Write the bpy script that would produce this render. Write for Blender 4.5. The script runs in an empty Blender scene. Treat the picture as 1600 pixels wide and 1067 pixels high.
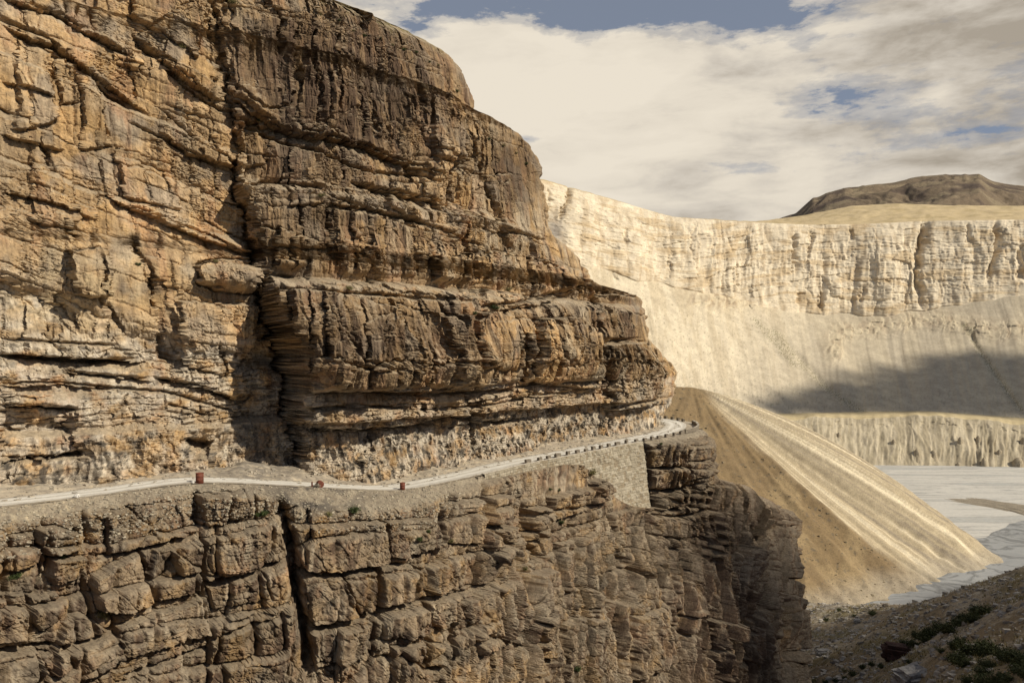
import bpy, bmesh, math, random
import numpy as np
from concurrent.futures import ThreadPoolExecutor
from mathutils import Vector, Matrix

S = bpy.context.scene
COL = S.collection

# ------------------------------------------------------------------ camera, sky, sun, exposure
F = 1200.0            # focal length in photo pixels (1600 wide)
HZ = 560.0            # horizon row in the photo
cam_d = bpy.data.cameras.new('camera')
cam_d.sensor_width = 36.0
cam_d.lens = 36.0 * F / 1600.0
cam_d.shift_y = (HZ - 533.5) / 1600.0
cam_d.clip_start = 0.5
cam_d.clip_end = 30000.0
cam = bpy.data.objects.new('camera', cam_d)
COL.objects.link(cam)
cam.location = (0, 0, 0)
cam.rotation_euler = (math.radians(90), 0, 0)
S.camera = cam

SUN = Vector((0.73, -0.34, 0.60)).normalized()
sun_d = bpy.data.lights.new('sun', 'SUN')
sun_d.energy = 5.0
sun_d.angle = math.radians(0.6)
sun_d.color = (1.0, 0.92, 0.76)
sun = bpy.data.objects.new('sun', sun_d)
COL.objects.link(sun)
sun.rotation_euler = SUN.to_track_quat('Z', 'Y').to_euler()

S.view_settings.view_transform = 'Standard'
S.view_settings.look = 'None'
S.view_settings.exposure = 0.0
S.view_settings.gamma = 1.0
S.view_settings.use_curve_mapping = False


class NT:
    """small helper to write node graphs"""
    def __init__(self, tree):
        self.t = tree
        tree.nodes.clear()

    def n(self, kind, props=None, **inp):
        nd = self.t.nodes.new(kind)
        for k, v in (props or {}).items():
            setattr(nd, k, v)
        for k, v in inp.items():
            self.set(nd, k, v)
        return nd

    def set(self, nd, k, v):
        key = int(k[1:]) if (k[0] == 'i' and k[1:].isdigit()) else k.replace('_', ' ')
        sock = nd.inputs[key]
        if isinstance(v, bpy.types.NodeSocket):
            self.t.links.new(v, sock)
        else:
            sock.default_value = v

    def m(self, op, a, b=0.0, c=None, clamp=False):
        nd = self.t.nodes.new('ShaderNodeMath')
        nd.operation = op
        nd.use_clamp = clamp
        self.set(nd, 'i0', a)
        self.set(nd, 'i1', b)
        if c is not None:
            self.set(nd, 'i2', c)
        return nd.outputs[0]

    def ramp(self, fac, stops, interp='LINEAR'):
        nd = self.t.nodes.new('ShaderNodeValToRGB')
        cr = nd.color_ramp
        cr.interpolation = interp
        while len(cr.elements) > 1:
            cr.elements.remove(cr.elements[-1])
        for i, (p, c) in enumerate(stops):
            e = cr.elements[0] if i == 0 else cr.elements.new(p)
            e.position = p
            e.color = c if len(c) == 4 else (*c, 1)
        self.set(nd, 'i0', fac)
        return nd.outputs[0]

    def mix(self, fac, a, b, blend='MIX'):
        nd = self.t.nodes.new('ShaderNodeMix')
        nd.data_type = 'RGBA'
        nd.blend_type = blend
        self.set(nd, 'i0', fac)
        for key, v in ((6, a), (7, b)):
            if isinstance(v, bpy.types.NodeSocket):
                self.t.links.new(v, nd.inputs[key])
            else:
                nd.inputs[key].default_value = v if len(v) == 4 else (*v, 1)
        return nd.outputs[2]

    def noise(self, vec, scale, detail=4.0, rough=0.55, dist=0.0):
        nd = self.n('ShaderNodeTexNoise', None, Scale=scale, Detail=detail, Roughness=rough, Distortion=dist)
        self.t.links.new(vec, nd.inputs['Vector'])
        return nd.outputs[0]

    def mapping(self, vec, scale=(1, 1, 1), loc=(0, 0, 0), rot=(0, 0, 0)):
        nd = self.n('ShaderNodeMapping')
        self.t.links.new(vec, nd.inputs['Vector'])
        nd.inputs['Scale'].default_value = scale
        nd.inputs['Location'].default_value = loc
        nd.inputs['Rotation'].default_value = rot
        return nd.outputs[0]


# sky: daylight sky with broken procedural cloud, laid out by direction (azimuth / elevation)
W = bpy.data.worlds.new('World')
S.world = W
W.use_nodes = True
w = NT(W.node_tree)
sky = w.n('ShaderNodeTexSky')
sky.sky_type = 'NISHITA'
sky.sun_disc = False
sky.sun_elevation = math.asin(SUN.z)
sky.sun_rotation = math.atan2(SUN.x, SUN.y)
sky.altitude = 3800
sky.air_density = 1.0
sky.dust_density = 1.2
gen = w.n('ShaderNodeTexCoord').outputs['Generated']
sep = w.n('ShaderNodeSeparateXYZ', None, i0=gen)
dx, dy, dz = sep.outputs
az = w.m('ARCTAN2', dx, dy)                    # 0 straight ahead of the camera, + to the right
hor = w.m('SQRT', w.m('ADD', w.m('MULTIPLY', dx, dx), w.m('MULTIPLY', dy, dy)))
el = w.m('ARCTAN2', dz, hor)
comb = w.n('ShaderNodeCombineXYZ', None, i0=az, i1=w.m('MULTIPLY', el, 2.1), i2=0.0)
cv = comb.outputs[0]


def dirpix(px, py):
    x, z = (px - 800) / F, (HZ - py) / F
    return math.atan2(x, 1.0), math.atan2(z, math.hypot(x, 1.0))


def sky_blob(px, py, rx, ry, amp):
    """a smooth push on the cloud cover round one sky direction"""
    a0, e0 = dirpix(px, py)
    u = w.m('DIVIDE', w.m('SUBTRACT', az, a0), rx / F)
    v = w.m('DIVIDE', w.m('SUBTRACT', el, e0), ry / F)
    r2 = w.m('ADD', w.m('MULTIPLY', u, u), w.m('MULTIPLY', v, v))
    return w.m('MULTIPLY', w.m('EXPONENT', w.m('MULTIPLY', r2, -1.0)), amp)


n1 = w.noise(cv, 5.5, 9, 0.60, 0.25)
n2 = w.noise(w.mapping(cv, (1.0, 1.6, 1), (3.1, 1.7, 0)), 17.0, 7, 0.62, 0.2)
n3 = w.noise(w.mapping(cv, (1.0, 1.5, 1), (5.1, 0.7, 0)), 42.0, 6, 0.65, 0.3)
cover = w.m('ADD', w.m('ADD', w.m('MULTIPLY', n1, 0.60), w.m('MULTIPLY', n2, 0.34)), w.m('MULTIPLY', n3, 0.16))
cover = w.m('SUBTRACT', cover, 0.05)
for b in ((900, 190, 230, 120, .22), (1010, 95, 110, 40, .20), (760, 75, 90, 40, .22), (930, 22, 140, 34, -.24),
          (1180, 30, 130, 34, -.20), (700, 18, 120, 26, -.16), (1330, 150, 90, 30, -.12), (1060, 62, 40, 14, -.08), (820, 218, 40, 12, -.20), (1150, 268, 90, 15, -.16),
          (1480, 212, 60, 14, -.10), (1120, 190, 60, 16, -.06), (1250, 200, 200, 130, .07), (560, 20, 60, 25, .12),
          (1450, 60, 200, 60, .08), (1300, 300, 260, 34, .22), (900, 300, 180, 30, .15), (1450, 110, 120, 60, .10)):
    cover = w.m('ADD', cover, sky_blob(*b))
cover = w.m('SUBTRACT', cover, w.m('MULTIPLY', w.ramp(w.m('MULTIPLY_ADD', dy, -1.0, 0.55), [(0.15, (0, 0, 0)), (0.75, (1, 1, 1))]), 0.16))
mask = w.ramp(cover, [(0.41, (0, 0, 0)), (0.48, (.6, .6, .6)), (0.575, (1, 1, 1))], 'EASE')
thick = w.m('ADD', w.noise(w.mapping(cv, (1, 1.5, 1), (7.3, 2.2, 0)), 7.5, 7, 0.58, 0.3), w.m('MULTIPLY', w.m('SUBTRACT', n2, 0.5), 0.25))
thick = w.m('SUBTRACT', thick, w.m('MULTIPLY', w.m('MAXIMUM', w.m('SUBTRACT', az, 0.12), 0.0), 0.55))
for b in ((880, 150, 260, 110, .25), (1300, 300, 260, 40, .1)):
    thick = w.m('ADD', thick, sky_blob(*b))
ccol = w.ramp(thick, [(0.16, (4.0, 3.5, 2.85)), (0.38, (6.4, 5.8, 4.95)), (0.52, (7.7, 6.95, 5.8)), (0.70, (8.3, 7.5, 6.25))])
blue = w.mix(0.62, sky.outputs[0], (2.75, 3.0, 3.45))
bg = w.n('ShaderNodeBackground', None, Color=w.mix(mask, blue, ccol), Strength=0.1)
wo = w.n('ShaderNodeOutputWorld', None, Surface=bg.outputs[0])

# ------------------------------------------------------------------ numeric noise
RNG = np.random.default_rng(11)
ANG = RNG.random(65536) * 2 * np.pi
GX, GY = np.cos(ANG).astype(np.float32), np.sin(ANG).astype(np.float32)
HT = RNG.random(65536).astype(np.float32)


def hidx(i, j, seed):
    with np.errstate(over='ignore'):
        h = (np.asarray(i).astype(np.int32) * np.int32(73856093)) ^ (np.asarray(j).astype(np.int32) * np.int32(19349663)) ^ np.int32((seed * 83492791) & 0x7fffffff)
        h = (h ^ (h >> 13)) * np.int32(1274126177)
        return (h ^ (h >> 16)) & np.int32(65535)


def rnd(i, j, seed):
    return HT[hidx(i, j, seed)]


def gn_core(x, y, seed):
    xi, yi = np.floor(x), np.floor(y)
    fx, fy = x - xi, y - yi
    u = fx * fx * fx * (fx * (fx * 6 - 15) + 10)
    v = fy * fy * fy * (fy * (fy * 6 - 15) + 10)

    def g(ox, oy):
        k = hidx(xi + ox, yi + oy, seed)
        return GX[k] * (fx - ox) + GY[k] * (fy - oy)
    a = g(0, 0)
    a = a + u * (g(1, 0) - a)
    b = g(0, 1)
    b = b + u * (g(1, 1) - b)
    return a + v * (b - a)


POOL = ThreadPoolExecutor(4)


def gn(x, y, seed=0):
    """gradient noise, about -0.7..0.7"""
    x, y = np.broadcast_arrays(np.asarray(x, np.float32), np.asarray(y, np.float32))
    if x.ndim == 0 or x.size < 60000:
        return gn_core(x, y, seed)
    n = x.shape[0]
    cuts = np.linspace(0, n, 17).astype(int)
    return np.concatenate(list(POOL.map(lambda k: gn_core(x[cuts[k]:cuts[k + 1]], y[cuts[k]:cuts[k + 1]], seed), range(16))))


def fbm(x, y, o=4, seed=0, gain=0.5, lac=2.03):
    r, a = 0, 1.0
    for k in range(o):
        r = r + a * gn(x, y, seed + k * 7)
        x = x * lac + 13.7
        y = y * lac + 7.1
        a *= gain
    return r


def ridge(x, y, o=3, seed=0):
    r, a = 0, 1.0
    for k in range(o):
        r = r + a * (1 - 2 * np.abs(gn(x, y, seed + k * 7)))
        x = x * 2.1 + 5.3
        y = y * 2.1 + 1.7
        a *= 0.5
    return r


def sst(a, b, x):
    t = np.clip((x - a) / (b - a), 0, 1)
    return t * t * (3 - 2 * t)


def lerp(a, b, t):
    return a + (b - a) * t


def blocks(s, z, h, wd, seed, bend=0.25, rough=0.3):
    """irregular bedded, jointed blocks: returns random per block, second random, distance to bedding plane, distance to joint, block u, v"""
    zz = z / h + bend * gn(s / (wd * 2.7), z / (h * 2.5), seed) * 2 + 0.5 * gn(z / h * 0.37 + seed, 0 * z + .5, seed + 1)
    zz = zz + 0.05 * gn(s / (wd * .23), z / (h * .4), seed + 8)
    i = np.floor(zz)
    f = zz - i
    wi = wd * (0.55 + 0.9 * rnd(i, i * 0, seed + 2))
    sj = s / wi + 31.0 * rnd(i, i * 0 + 3, seed + 3) + rough * gn(s / wd * 1.1, z / h * 0.8, seed + 4) + 0.6 * gn(s / wd * .45 + 3.3 * i, 0 * z + 0.5, seed + 5)
    sj = sj + 0.05 * gn(s / (wd * .3), z / (h * .2), seed + 9)
    j = np.floor(sj)
    g = sj - j
    ev = np.minimum(f, 1 - f) * h
    eh = np.minimum(g, 1 - g) * wi
    return rnd(i, j, seed + 6), rnd(i, j, seed + 7), ev, eh, g, f


def pillow(e, r):
    t = np.clip(e / r, 0, 1)
    return 1 - (1 - t) ** 2.2


def polydist(px, py, pts):
    """distance (px) to a polyline and the parameter 0..1 along it"""
    best = np.full(px.shape, 1e9, np.float32)
    tb = np.zeros(px.shape, np.float32)
    n = len(pts) - 1
    for k in range(n):
        (x0, y0), (x1, y1) = pts[k][:2], pts[k + 1][:2]
        vx, vy = x1 - x0, y1 - y0
        L = vx * vx + vy * vy + 1e-9
        t = np.clip(((px - x0) * vx + (py - y0) * vy) / L, 0, 1)
        d = np.hypot(px - x0 - t * vx, py - y0 - t * vy)
        mlt = d < best
        best = np.where(mlt, d, best)
        tb = np.where(mlt, (k + t) / n, tb)
    return best, tb


def proj(P):
    d = np.maximum(P[..., 1], 1.0)
    return 800 + F * P[..., 0] / d, HZ - F * P[..., 2] / d


def at(px, py, d):
    return ((px - 800) / F * d, d, (HZ - py) / F * d)


# ------------------------------------------------------------------ object helpers
def tag(o, label=None, cat=None, group=None, kind=None):
    if label:
        o['label'] = label
    if cat:
        o['category'] = cat
    if group:
        o['group'] = group
    if kind:
        o['kind'] = kind
    return o


def link(name, me, mat=None, parent=None, loc=None):
    o = bpy.data.objects.new(name, me)
    COL.objects.link(o)
    if mat is not None and me is not None and len(me.materials) == 0:
        me.materials.append(mat)
    if parent is not None:
        o.parent = parent
    if loc is not None:
        o.location = loc
    return o


def mesh_arrays(name, V, Q, smooth=True, cols=None, uv=None):
    """V (n,3), Q (m,4) or (m,3)"""
    me = bpy.data.meshes.new(name)
    V = np.ascontiguousarray(V, np.float32).reshape(-1, 3)
    Q = np.ascontiguousarray(Q, np.int32)
    k = Q.shape[1]
    me.vertices.add(len(V))
    me.vertices.foreach_set('co', V.ravel())
    me.loops.add(Q.size)
    me.loops.foreach_set('vertex_index', Q.ravel())
    me.polygons.add(len(Q))
    me.polygons.foreach_set('loop_start', np.arange(0, Q.size, k, dtype=np.int32))
    me.polygons.foreach_set('loop_total', np.full(len(Q), k, np.int32))
    me.polygons.foreach_set('use_smooth', np.full(len(Q), smooth, bool))
    if cols is not None:
        for nm, arr in cols.items():
            a = me.color_attributes.new(nm, 'FLOAT_COLOR', 'POINT')
            arr = np.asarray(arr, np.float32).reshape(-1, arr.shape[-1])
            if arr.shape[1] == 3:
                arr = np.concatenate([arr, np.ones((len(arr), 1), np.float32)], 1)
            a.data.foreach_set('color', np.ascontiguousarray(arr).ravel())
    if uv is not None:
        l = me.uv_layers.new(name='UVMap')
        l.data.foreach_set('uv', np.ascontiguousarray(np.asarray(uv, np.float32).reshape(-1, 2)[Q.ravel()]).ravel())
    me.update(calc_edges=True)
    return me


def grid_faces(nr, nc, flip=False):
    idx = np.arange(nr * nc, dtype=np.int32).reshape(nr, nc)
    a, b, c, d = idx[:-1, :-1], idx[:-1, 1:], idx[1:, 1:], idx[1:, :-1]
    q = np.stack([a, b, c, d] if not flip else [a, d, c, b], -1).reshape(-1, 4)
    return q


def grid_mesh(name, P, cols=None, flip=False, uv=None, smooth=True):
    nr, nc = P.shape[:2]
    return mesh_arrays(name, P, grid_faces(nr, nc, flip), smooth, cols, uv)


PICK = []            # surfaces things can be set on: (P flat, px, py)


def add_pick(P):
    f = P.reshape(-1, 3)
    px, py = proj(f)
    ok = (f[:, 1] > 5) & (px > -200) & (px < 1800) & (py > -200) & (py < 1250)
    PICK.append((f[ok], px[ok], py[ok]))


def pick(px, py, rad=3.0, which=None):
    """nearest surface point seen through a photo pixel"""
    best = None
    for k, (f, x, y) in enumerate(PICK):
        if which is not None and k not in which:
            continue
        m = (np.abs(x - px) < rad) & (np.abs(y - py) < rad)
        if m.any():
            c = f[m]
            c = c[np.argmin(c[:, 1])]
            if best is None or c[1] < best[1]:
                best = c
    if best is None:
        return pick(px, py, rad * 2.5, which) if rad < 200 else None
    return Vector([float(v) for v in best])


# ------------------------------------------------------------------ materials
def rock_material(name, attr='rock', bump=0.35, scale=1.0, streak=True, rough=0.92, crackle=False, var=1.0):
    m = bpy.data.materials.new(name)
    m.use_nodes = True
    t = NT(m.node_tree)
    co = t.n('ShaderNodeTexCoord').outputs['Object']
    base = t.n('ShaderNodeAttribute', {'attribute_name': attr}).outputs['Color']
    fine = t.noise(co, 3.2 * scale, 8, 0.66)
    med = t.noise(co, 0.55 * scale, 5, 0.6)
    v = t.ramp(fine, [(0.28, tuple(1 + var * (q - 1) for q in (0.62, 0.60, 0.60))), (0.5, (1, 1, 1)), (0.75, tuple(1 + var * (q - 1) for q in (1.30, 1.27, 1.20)))])
    c = t.mix(1.0, base, v, 'MULTIPLY')
    v2 = t.ramp(med, [(0.3, (0.84, 0.82, 0.80)), (0.7, (1.14, 1.13, 1.10))])
    c = t.mix(1.0, c, v2, 'MULTIPLY')
    if streak:
        st = t.noise(t.mapping(co, (1.6 * scale, 1.6 * scale, 0.12 * scale)), 1.0, 6, 0.65)
        c = t.mix(1.0, c, t.ramp(st, [(0.32, (0.68, 0.66, 0.66)), (0.55, (1.05, 1.05, 1.05))]), 'MULTIPLY')
    bs = t.n('ShaderNodeBsdfPrincipled', None, Base_Color=c, Roughness=rough)
    bs.inputs['Specular IOR Level'].default_value = 0.2
    hn = t.m('ADD', t.noise(co, 2.2 * scale, 9, 0.68), t.m('MULTIPLY', t.noise(t.mapping(co, (1, 1, 2.6)), 7.0 * scale, 5, 0.6), 0.4))
    if crackle:
        wc = t.n('ShaderNodeVectorMath', {'operation': 'ADD'})
        t.t.links.new(co, wc.inputs[0])
        t.t.links.new(t.n('ShaderNodeVectorMath', {'operation': 'SCALE'}, i0=t.n('ShaderNodeTexNoise', None, Vector=co, Scale=1.3, Detail=4.0).outputs['Color'], Scale=.9).outputs[0], wc.inputs[1])
        for sc, zs_, amp in ((1.1, .7, .35), (2.6, 1.3, .22)):
            vo = t.n('ShaderNodeTexVoronoi', {'feature': 'DISTANCE_TO_EDGE'}, Vector=t.mapping(wc.outputs[0], (1, 1, zs_)), Scale=sc)
            hn = t.m('ADD', hn, t.m('MULTIPLY', t.m('MINIMUM', vo.outputs[0], .05), amp / .05))
    bp = t.n('ShaderNodeBump', None, Strength=bump, Distance=0.5 / scale, Height=hn)
    t.set(bs, 'Normal', bp.outputs[0])
    t.n('ShaderNodeOutputMaterial', None, Surface=bs.outputs[0])
    return m


def simple_material(name, ca, cb, scale=4.0, rough=0.85, bump=0.2, metallic=0.0, detail=5, stops=(0.35, 0.65)):
    m = bpy.data.materials.new(name)
    m.use_nodes = True
    t = NT(m.node_tree)
    co = t.n('ShaderNodeTexCoord').outputs['Object']
    n = t.noise(co, scale, detail, 0.62)
    c = t.ramp(n, [(stops[0], ca), (stops[1], cb)])
    bs = t.n('ShaderNodeBsdfPrincipled', None, Base_Color=c, Roughness=rough, Metallic=metallic)
    bs.inputs['Specular IOR Level'].default_value = 0.25
    if bump:
        bp = t.n('ShaderNodeBump', None, Strength=bump, Distance=0.4 / scale, Height=t.noise(co, scale * 2.2, 6, 0.65))
        t.set(bs, 'Normal', bp.outputs[0])
    t.n('ShaderNodeOutputMaterial', None, Surface=bs.outputs[0])
    return m


M_CLIFF = rock_material('cliff_rock', bump=0.42, crackle=True, var=.75)
M_LOWER = rock_material('lower_cliff_rock', bump=0.5, crackle=True, var=.8)
M_FAR = rock_material('far_cliff_rock', bump=0.12, scale=0.16, streak=False, var=.45)
M_SPUR = rock_material('scree', bump=0.22, scale=0.5, streak=False)
M_HILL = rock_material('hillside_soil', bump=0.6, scale=0.8, streak=False)
M_MOUNT = rock_material('mountain_rock', bump=0.5, scale=0.03, streak=False)

# ------------------------------------------------------------------ the road line
ROAD = [(-330, 58, 800), (-150, 66, 795), (0, 72, 785), (150, 78, 768), (300, 84, 750), (450, 90, 755), (540, 94, 760), (615, 98, 761), (700, 104, 746),
        (800, 114, 723), (900, 126, 704), (1000, 141, 684), (1042, 151, 674)]
ctrl = [at(px, py, d) for px, d, py in ROAD]
ctrl = [(-62, 45, -12.5), (-60, 50, -12.8)] + ctrl[1:]
corner = ctrl + [(33.6, 157.5, -13.9), (34.0, 163, -13.5), (31.5, 169, -13.3), (26, 175, -13.0), (18, 182, -12.5), (8, 192, -12)]


def spline(pts, step):
    P = np.array(pts, float)
    Q = np.vstack([2 * P[0] - P[1], P, 2 * P[-1] - P[-2]])
    out = []
    for k in range(1, len(Q) - 2):
        p0, p1, p2, p3 = Q[k - 1], Q[k], Q[k + 1], Q[k + 2]
        n = max(4, int(np.linalg.norm(p2 - p1) / (step * .5)))
        t = np.linspace(0, 1, n, endpoint=False)[:, None]
        out.append(0.5 * (2 * p1 + (p2 - p0) * t + (2 * p0 - 5 * p1 + 4 * p2 - p3) * t ** 2 + (3 * p1 - p0 - 3 * p2 + p3) * t ** 3))
    A = np.vstack(out + [P[-1:]])
    for _ in range(6):
        A[1:-1] = (A[:-2] + 2 * A[1:-1] + A[2:]) / 4
    L = np.r_[0, np.cumsum(np.linalg.norm(np.diff(A[:, :2], axis=0), axis=1))]
    s = np.arange(0, L[-1], step)
    return np.stack([np.interp(s, L, A[:, k]) for k in range(3)], 1), s


def smooth_rows(A, n):
    A = A.copy()
    for _ in range(n):
        A[1:-1] = (A[:-2] + 2 * A[1:-1] + A[2:]) / 4
    return A


def normals2(A):
    T = np.gradient(A[:, :2], axis=0)
    T /= np.linalg.norm(T, axis=1)[:, None]
    T = smooth_rows(T, 40)
    T /= np.linalg.norm(T, axis=1)[:, None]
    return T, np.stack([T[:, 1], -T[:, 0]], 1)       # outward = right of travel (toward the camera side)


RC, RS = spline(corner, 0.25)          # the road itself, round the corner
# the guide for the walls: the road line, then straight on past the corner
k_end = int(np.argmin(np.abs(RC[:, 0] - ctrl[-1][0]) + np.abs(RC[:, 1] - ctrl[-1][1])))
dirn = np.array([0.56, 0.83])
ext = np.array([[RC[k_end, 0] + dirn[0] * u, RC[k_end, 1] + dirn[1] * u, RC[k_end, 2]] for u in np.arange(0.25, 70, 0.25)])
GC = smooth_rows(np.vstack([RC[:k_end + 1], ext]), 60)
GS = np.arange(len(GC)) * 0.25
GT, GN = normals2(GC)
RT, RN = normals2(RC)


def swept(keys_v, off, silh, R, tail, nc, ncw, back=(-0.45, 0.9)):
    """rows of plan curves: guide offset outward by off(v, s) and turned away where it meets the silhouette column silh(v)"""
    rows, srow = [], []
    bk = np.array(back) / np.linalg.norm(back)
    for v in keys_v:
        o = off(v, GS)
        C = GC[:, :2] + GN * o[:, None]
        pxs = 800 + F * C[:, 0] / C[:, 1]
        target = silh(v)
        r = R(v)

        def make(k):
            p, tn, nn = C[k], GT[k], GN[k]
            c = p - nn * r
            a0 = math.atan2(nn[1], nn[0])
            a1 = math.atan2(bk[0] * 1.0, -bk[1])      # outward normal of the backward leg: right of travel = (y, -x)
            a1 = math.atan2(-bk[0], bk[1])
            dl = (a1 - a0) % (2 * math.pi)
            if dl > math.pi * 1.4:
                dl -= 2 * math.pi
            th = a0 + np.linspace(0, 1, 40) * dl
            arc = c + r * np.stack([np.cos(th), np.sin(th)], 1)
            tl = arc[-1] + bk * np.linspace(0, tail, 30)[1:, None]
            return np.vstack([arc, tl])
        lo, hi = 40, len(C) - 1
        for _ in range(14):
            mid = (lo + hi) // 2
            wv = make(mid)
            if (800 + F * wv[:, 0] / wv[:, 1]).max() < target:
                lo = mid
            else:
                hi = mid
        k = lo
        wv = make(k)
        main_s = np.linspace(0, GS[k], nc)
        mp = np.stack([np.interp(main_s, GS, C[:, 0]), np.interp(main_s, GS, C[:, 1])], 1)
        Lw = np.r_[0, np.cumsum(np.linalg.norm(np.diff(wv, axis=0), axis=1))]
        u = np.linspace(0, 1, ncw + 1)[1:] ** 1.5 * Lw[-1]
        wp = np.stack([np.interp(u, Lw, wv[:, 0]), np.interp(u, Lw, wv[:, 1])], 1)
        rows.append(np.vstack([mp, wp]))
        srow.append(np.r_[main_s, GS[k] + u])
    return np.array(rows), np.array(srow)


def upsample_rows(A, keys, vv):
    k = np.clip(np.searchsorted(keys, vv) - 1, 0, len(keys) - 2)
    t = ((vv - keys[k]) / (keys[k + 1] - keys[k]))
    t = t.reshape((-1,) + (1,) * (A.ndim - 1))
    return A[k] * (1 - t) + A[k + 1] * t


def plan_normals(XY):
    T = np.gradient(XY, axis=1)
    for _ in range(12):
        T[:, 1:-1] = (T[:, :-2] + 2 * T[:, 1:-1] + T[:, 2:]) / 4
    T /= np.linalg.norm(T, axis=2)[..., None] + 1e-9
    return np.stack([T[..., 1], -T[..., 0]], -1)


PXG = 800 + F * GC[:, 0] / GC[:, 1]
inner = lambda q: np.interp(q, GS, np.interp(PXG, [-200, 0, 330, 420, 560, 1000, 1045], [5.4, 5.2, 4.4, 3.8, 3.6, 3.3, 3.6]))
edge_off = lambda q: np.interp(q, GS, np.interp(PXG, [-200, 960, 1040, 3000], [2.6, 2.6, 4.4, 4.4]))
_e = GC[:, :2] + GN * (edge_off(GS) + .4)[:, None]
PXE = 800 + F * _e[:, 0] / _e[:, 1]
# rock colours (linear)
TAN = np.array([0.40, 0.28, 0.160])
OCH = np.array([0.45, 0.29, 0.135])
GREY = np.array([0.28, 0.235, 0.180])
PALE = np.array([0.50, 0.42, 0.305])
VARN = np.array([0.085, 0.055, 0.037])
RUST = np.array([0.31, 0.185, 0.110])
DARK_GREY = np.array([0.080, 0.070, 0.060])
DUST = np.array([0.37, 0.30, 0.21])


def mixc(c, k, wgt):
    return c + (k - c) * np.clip(wgt, 0, 1)[..., None]


# ------------------------------------------------------------------ upper cliff
SIL = [(1024, 690, 152), (1026, 668, 155), (1045, 634, 157), (1054, 588, 158), (1050, 572, 158), (1030, 556, 158), (1008, 530, 157), (1005, 482, 156), (990, 463, 155), (966, 457, 153), (925, 446, 152),
       (914, 430, 151), (902, 412, 149), (866, 386, 148), (853, 372, 147), (848, 325, 146), (844, 284, 145), (832, 250, 144), (812, 233, 143), (770, 217, 141), (742, 209, 138), (738, 178, 134), (730, 150, 132), (706, 112, 130), (688, 96, 129),
       (655, 78, 128), (600, 58, 125), (530, 30, 121), (470, 0, 117), (380, -50, 113), (200, -170, 105), (0, -330, 98), (-150, -480, 95)]
silZ = np.array([(HZ - y) * d / F for x, y, d in SIL])
silX = np.array([x for x, y, d in SIL], float)
o_ = np.argsort(silZ)
silZ, silX = silZ[o_], silX[o_]


def upper_b(Z):
    """general batter of the wall, metres back from its foot"""
    return np.interp(Z, [-20, -9, 0, 10, 22, 36, 46, 49, 54, 62, 80], [0, .3, .6, 2.0, 5.5, 8.0, 9.0, 10.5, 17, 28, 60])


zk = np.concatenate([np.arange(-19, 55, 0.4), np.arange(55, 79, 3.0)])
NCU, NCW, NRU = 1330, 170, 760
XYk, Sk = swept(zk, lambda v, s: -(inner(s) + upper_b(v)), lambda v: np.interp(v, silZ, silX) + 5 * float(gn_core(np.float32(v / 1.7), np.float32(.5), 21)) + 3 * float(gn_core(np.float32(v / .7), np.float32(.5), 22)), lambda v: np.interp(v, [-15, 0, 40, 60], [4.5, 5.5, 5.0, 7.0]), 70, NCU, NCW)
zr = np.concatenate([np.linspace(-18.5, 52, 680, endpoint=False), np.linspace(52, 76, 80)])
XY = upsample_rows(XYk, zk, zr)
SS = upsample_rows(Sk, zk, zr).astype(np.float32)
N = plan_normals(XY)
ZZ = np.repeat(zr[:, None], XY.shape[1], 1).astype(np.float32)
PX, PY = proj(np.dstack([XY, ZZ]))
PX, PY = PX.astype(np.float32), PY.astype(np.float32)
MPP = (XY[..., 1] / F).astype(np.float32)          # metres per photo pixel

FAULT = [(-400, 300), (0, 333), (60, 332), (150, 350), (200, 372), (300, 376), (370, 396), (440, 418), (500, 428), (560, 458), (600, 470), (660, 476), (760, 486)]
fx = np.interp(PY, [a for a, b in FAULT], [b for a, b in FAULT]) + 7 * gn(PY / 26, PY * 0, 5) + 3 * gn(PY / 9, PY * 0, 6) + 11 * (rnd(np.floor(PY / 23 + .8 * gn(PX / 30, PY / 60, 7)), PY * 0, 8) - .5) + 6 * (rnd(np.floor(PY / 9), PY * 0, 9) - .5)
sd = PX - fx
right = sst(-3, 3.5, sd)
left = 1 - right
wrap = (np.arange(XY.shape[1]) >= NCU)[None, :] * np.ones_like(PX)

wob = 0.5 * gn(SS / 9, ZZ * 0 + .3, 31) + 0.35 * gn(SS / 3.1, ZZ / 9, 32) + .16 * gn(SS / 1.1, ZZ / 2, 33)
zeta = ZZ + wob
# tiers of the main buttress: metres out of the general batter
prof_r = np.interp(zeta, [-19, -16, -9.0, -8.2, -7.9, -6.2, -6.0, -4.0, -3.7, -1, 4, 8.0, 9.6, 10.4, 11.5, 17, 20.5, 21.3, 23, 40, 47],
                   [-0.6, -1.0, -1.9, -1.8, 0.8, 0.9, 1.5, 1.3, 2.0, 3.2, 3.2, 2.4, 1.6, -1.5, -.8, -.2, 1.1, 1.5, -1.2, .9, 0.4])
ztl = ZZ + 0.30 * (SS - np.interp(ZZ, [-20, 60], [60, 48])) * sst(-2, 8, ZZ) + wob
prof_l = np.interp(ztl, [-19, -13, -8, -7.4, -4, -1.5, -0.6, 0.4, 1.6, 8, 14, 14.8, 19, 20, 26, 26.8, 34, 34.6, 45],
                   [-0.3, 0.2, 0.9, -.5, -0.3, -.7, -1.4, -.8, .9, 1.8, 1.5, .5, 1.0, .3, 1.0, -.1, .8, -.2, .4])
rec = -5.5 * np.exp(-np.clip(-sd, 0, 1e9) / 95.0) * sst(-16, -8, ZZ * 0 + 5)
rowend = SS[:, NCU - 1:NCU]
nosem = np.where(wrap > 0, 1.0, sst(15, 3, rowend - SS)).astype(np.float32)
nose = np.maximum(sst(925, 1000, PX), nosem)
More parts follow.
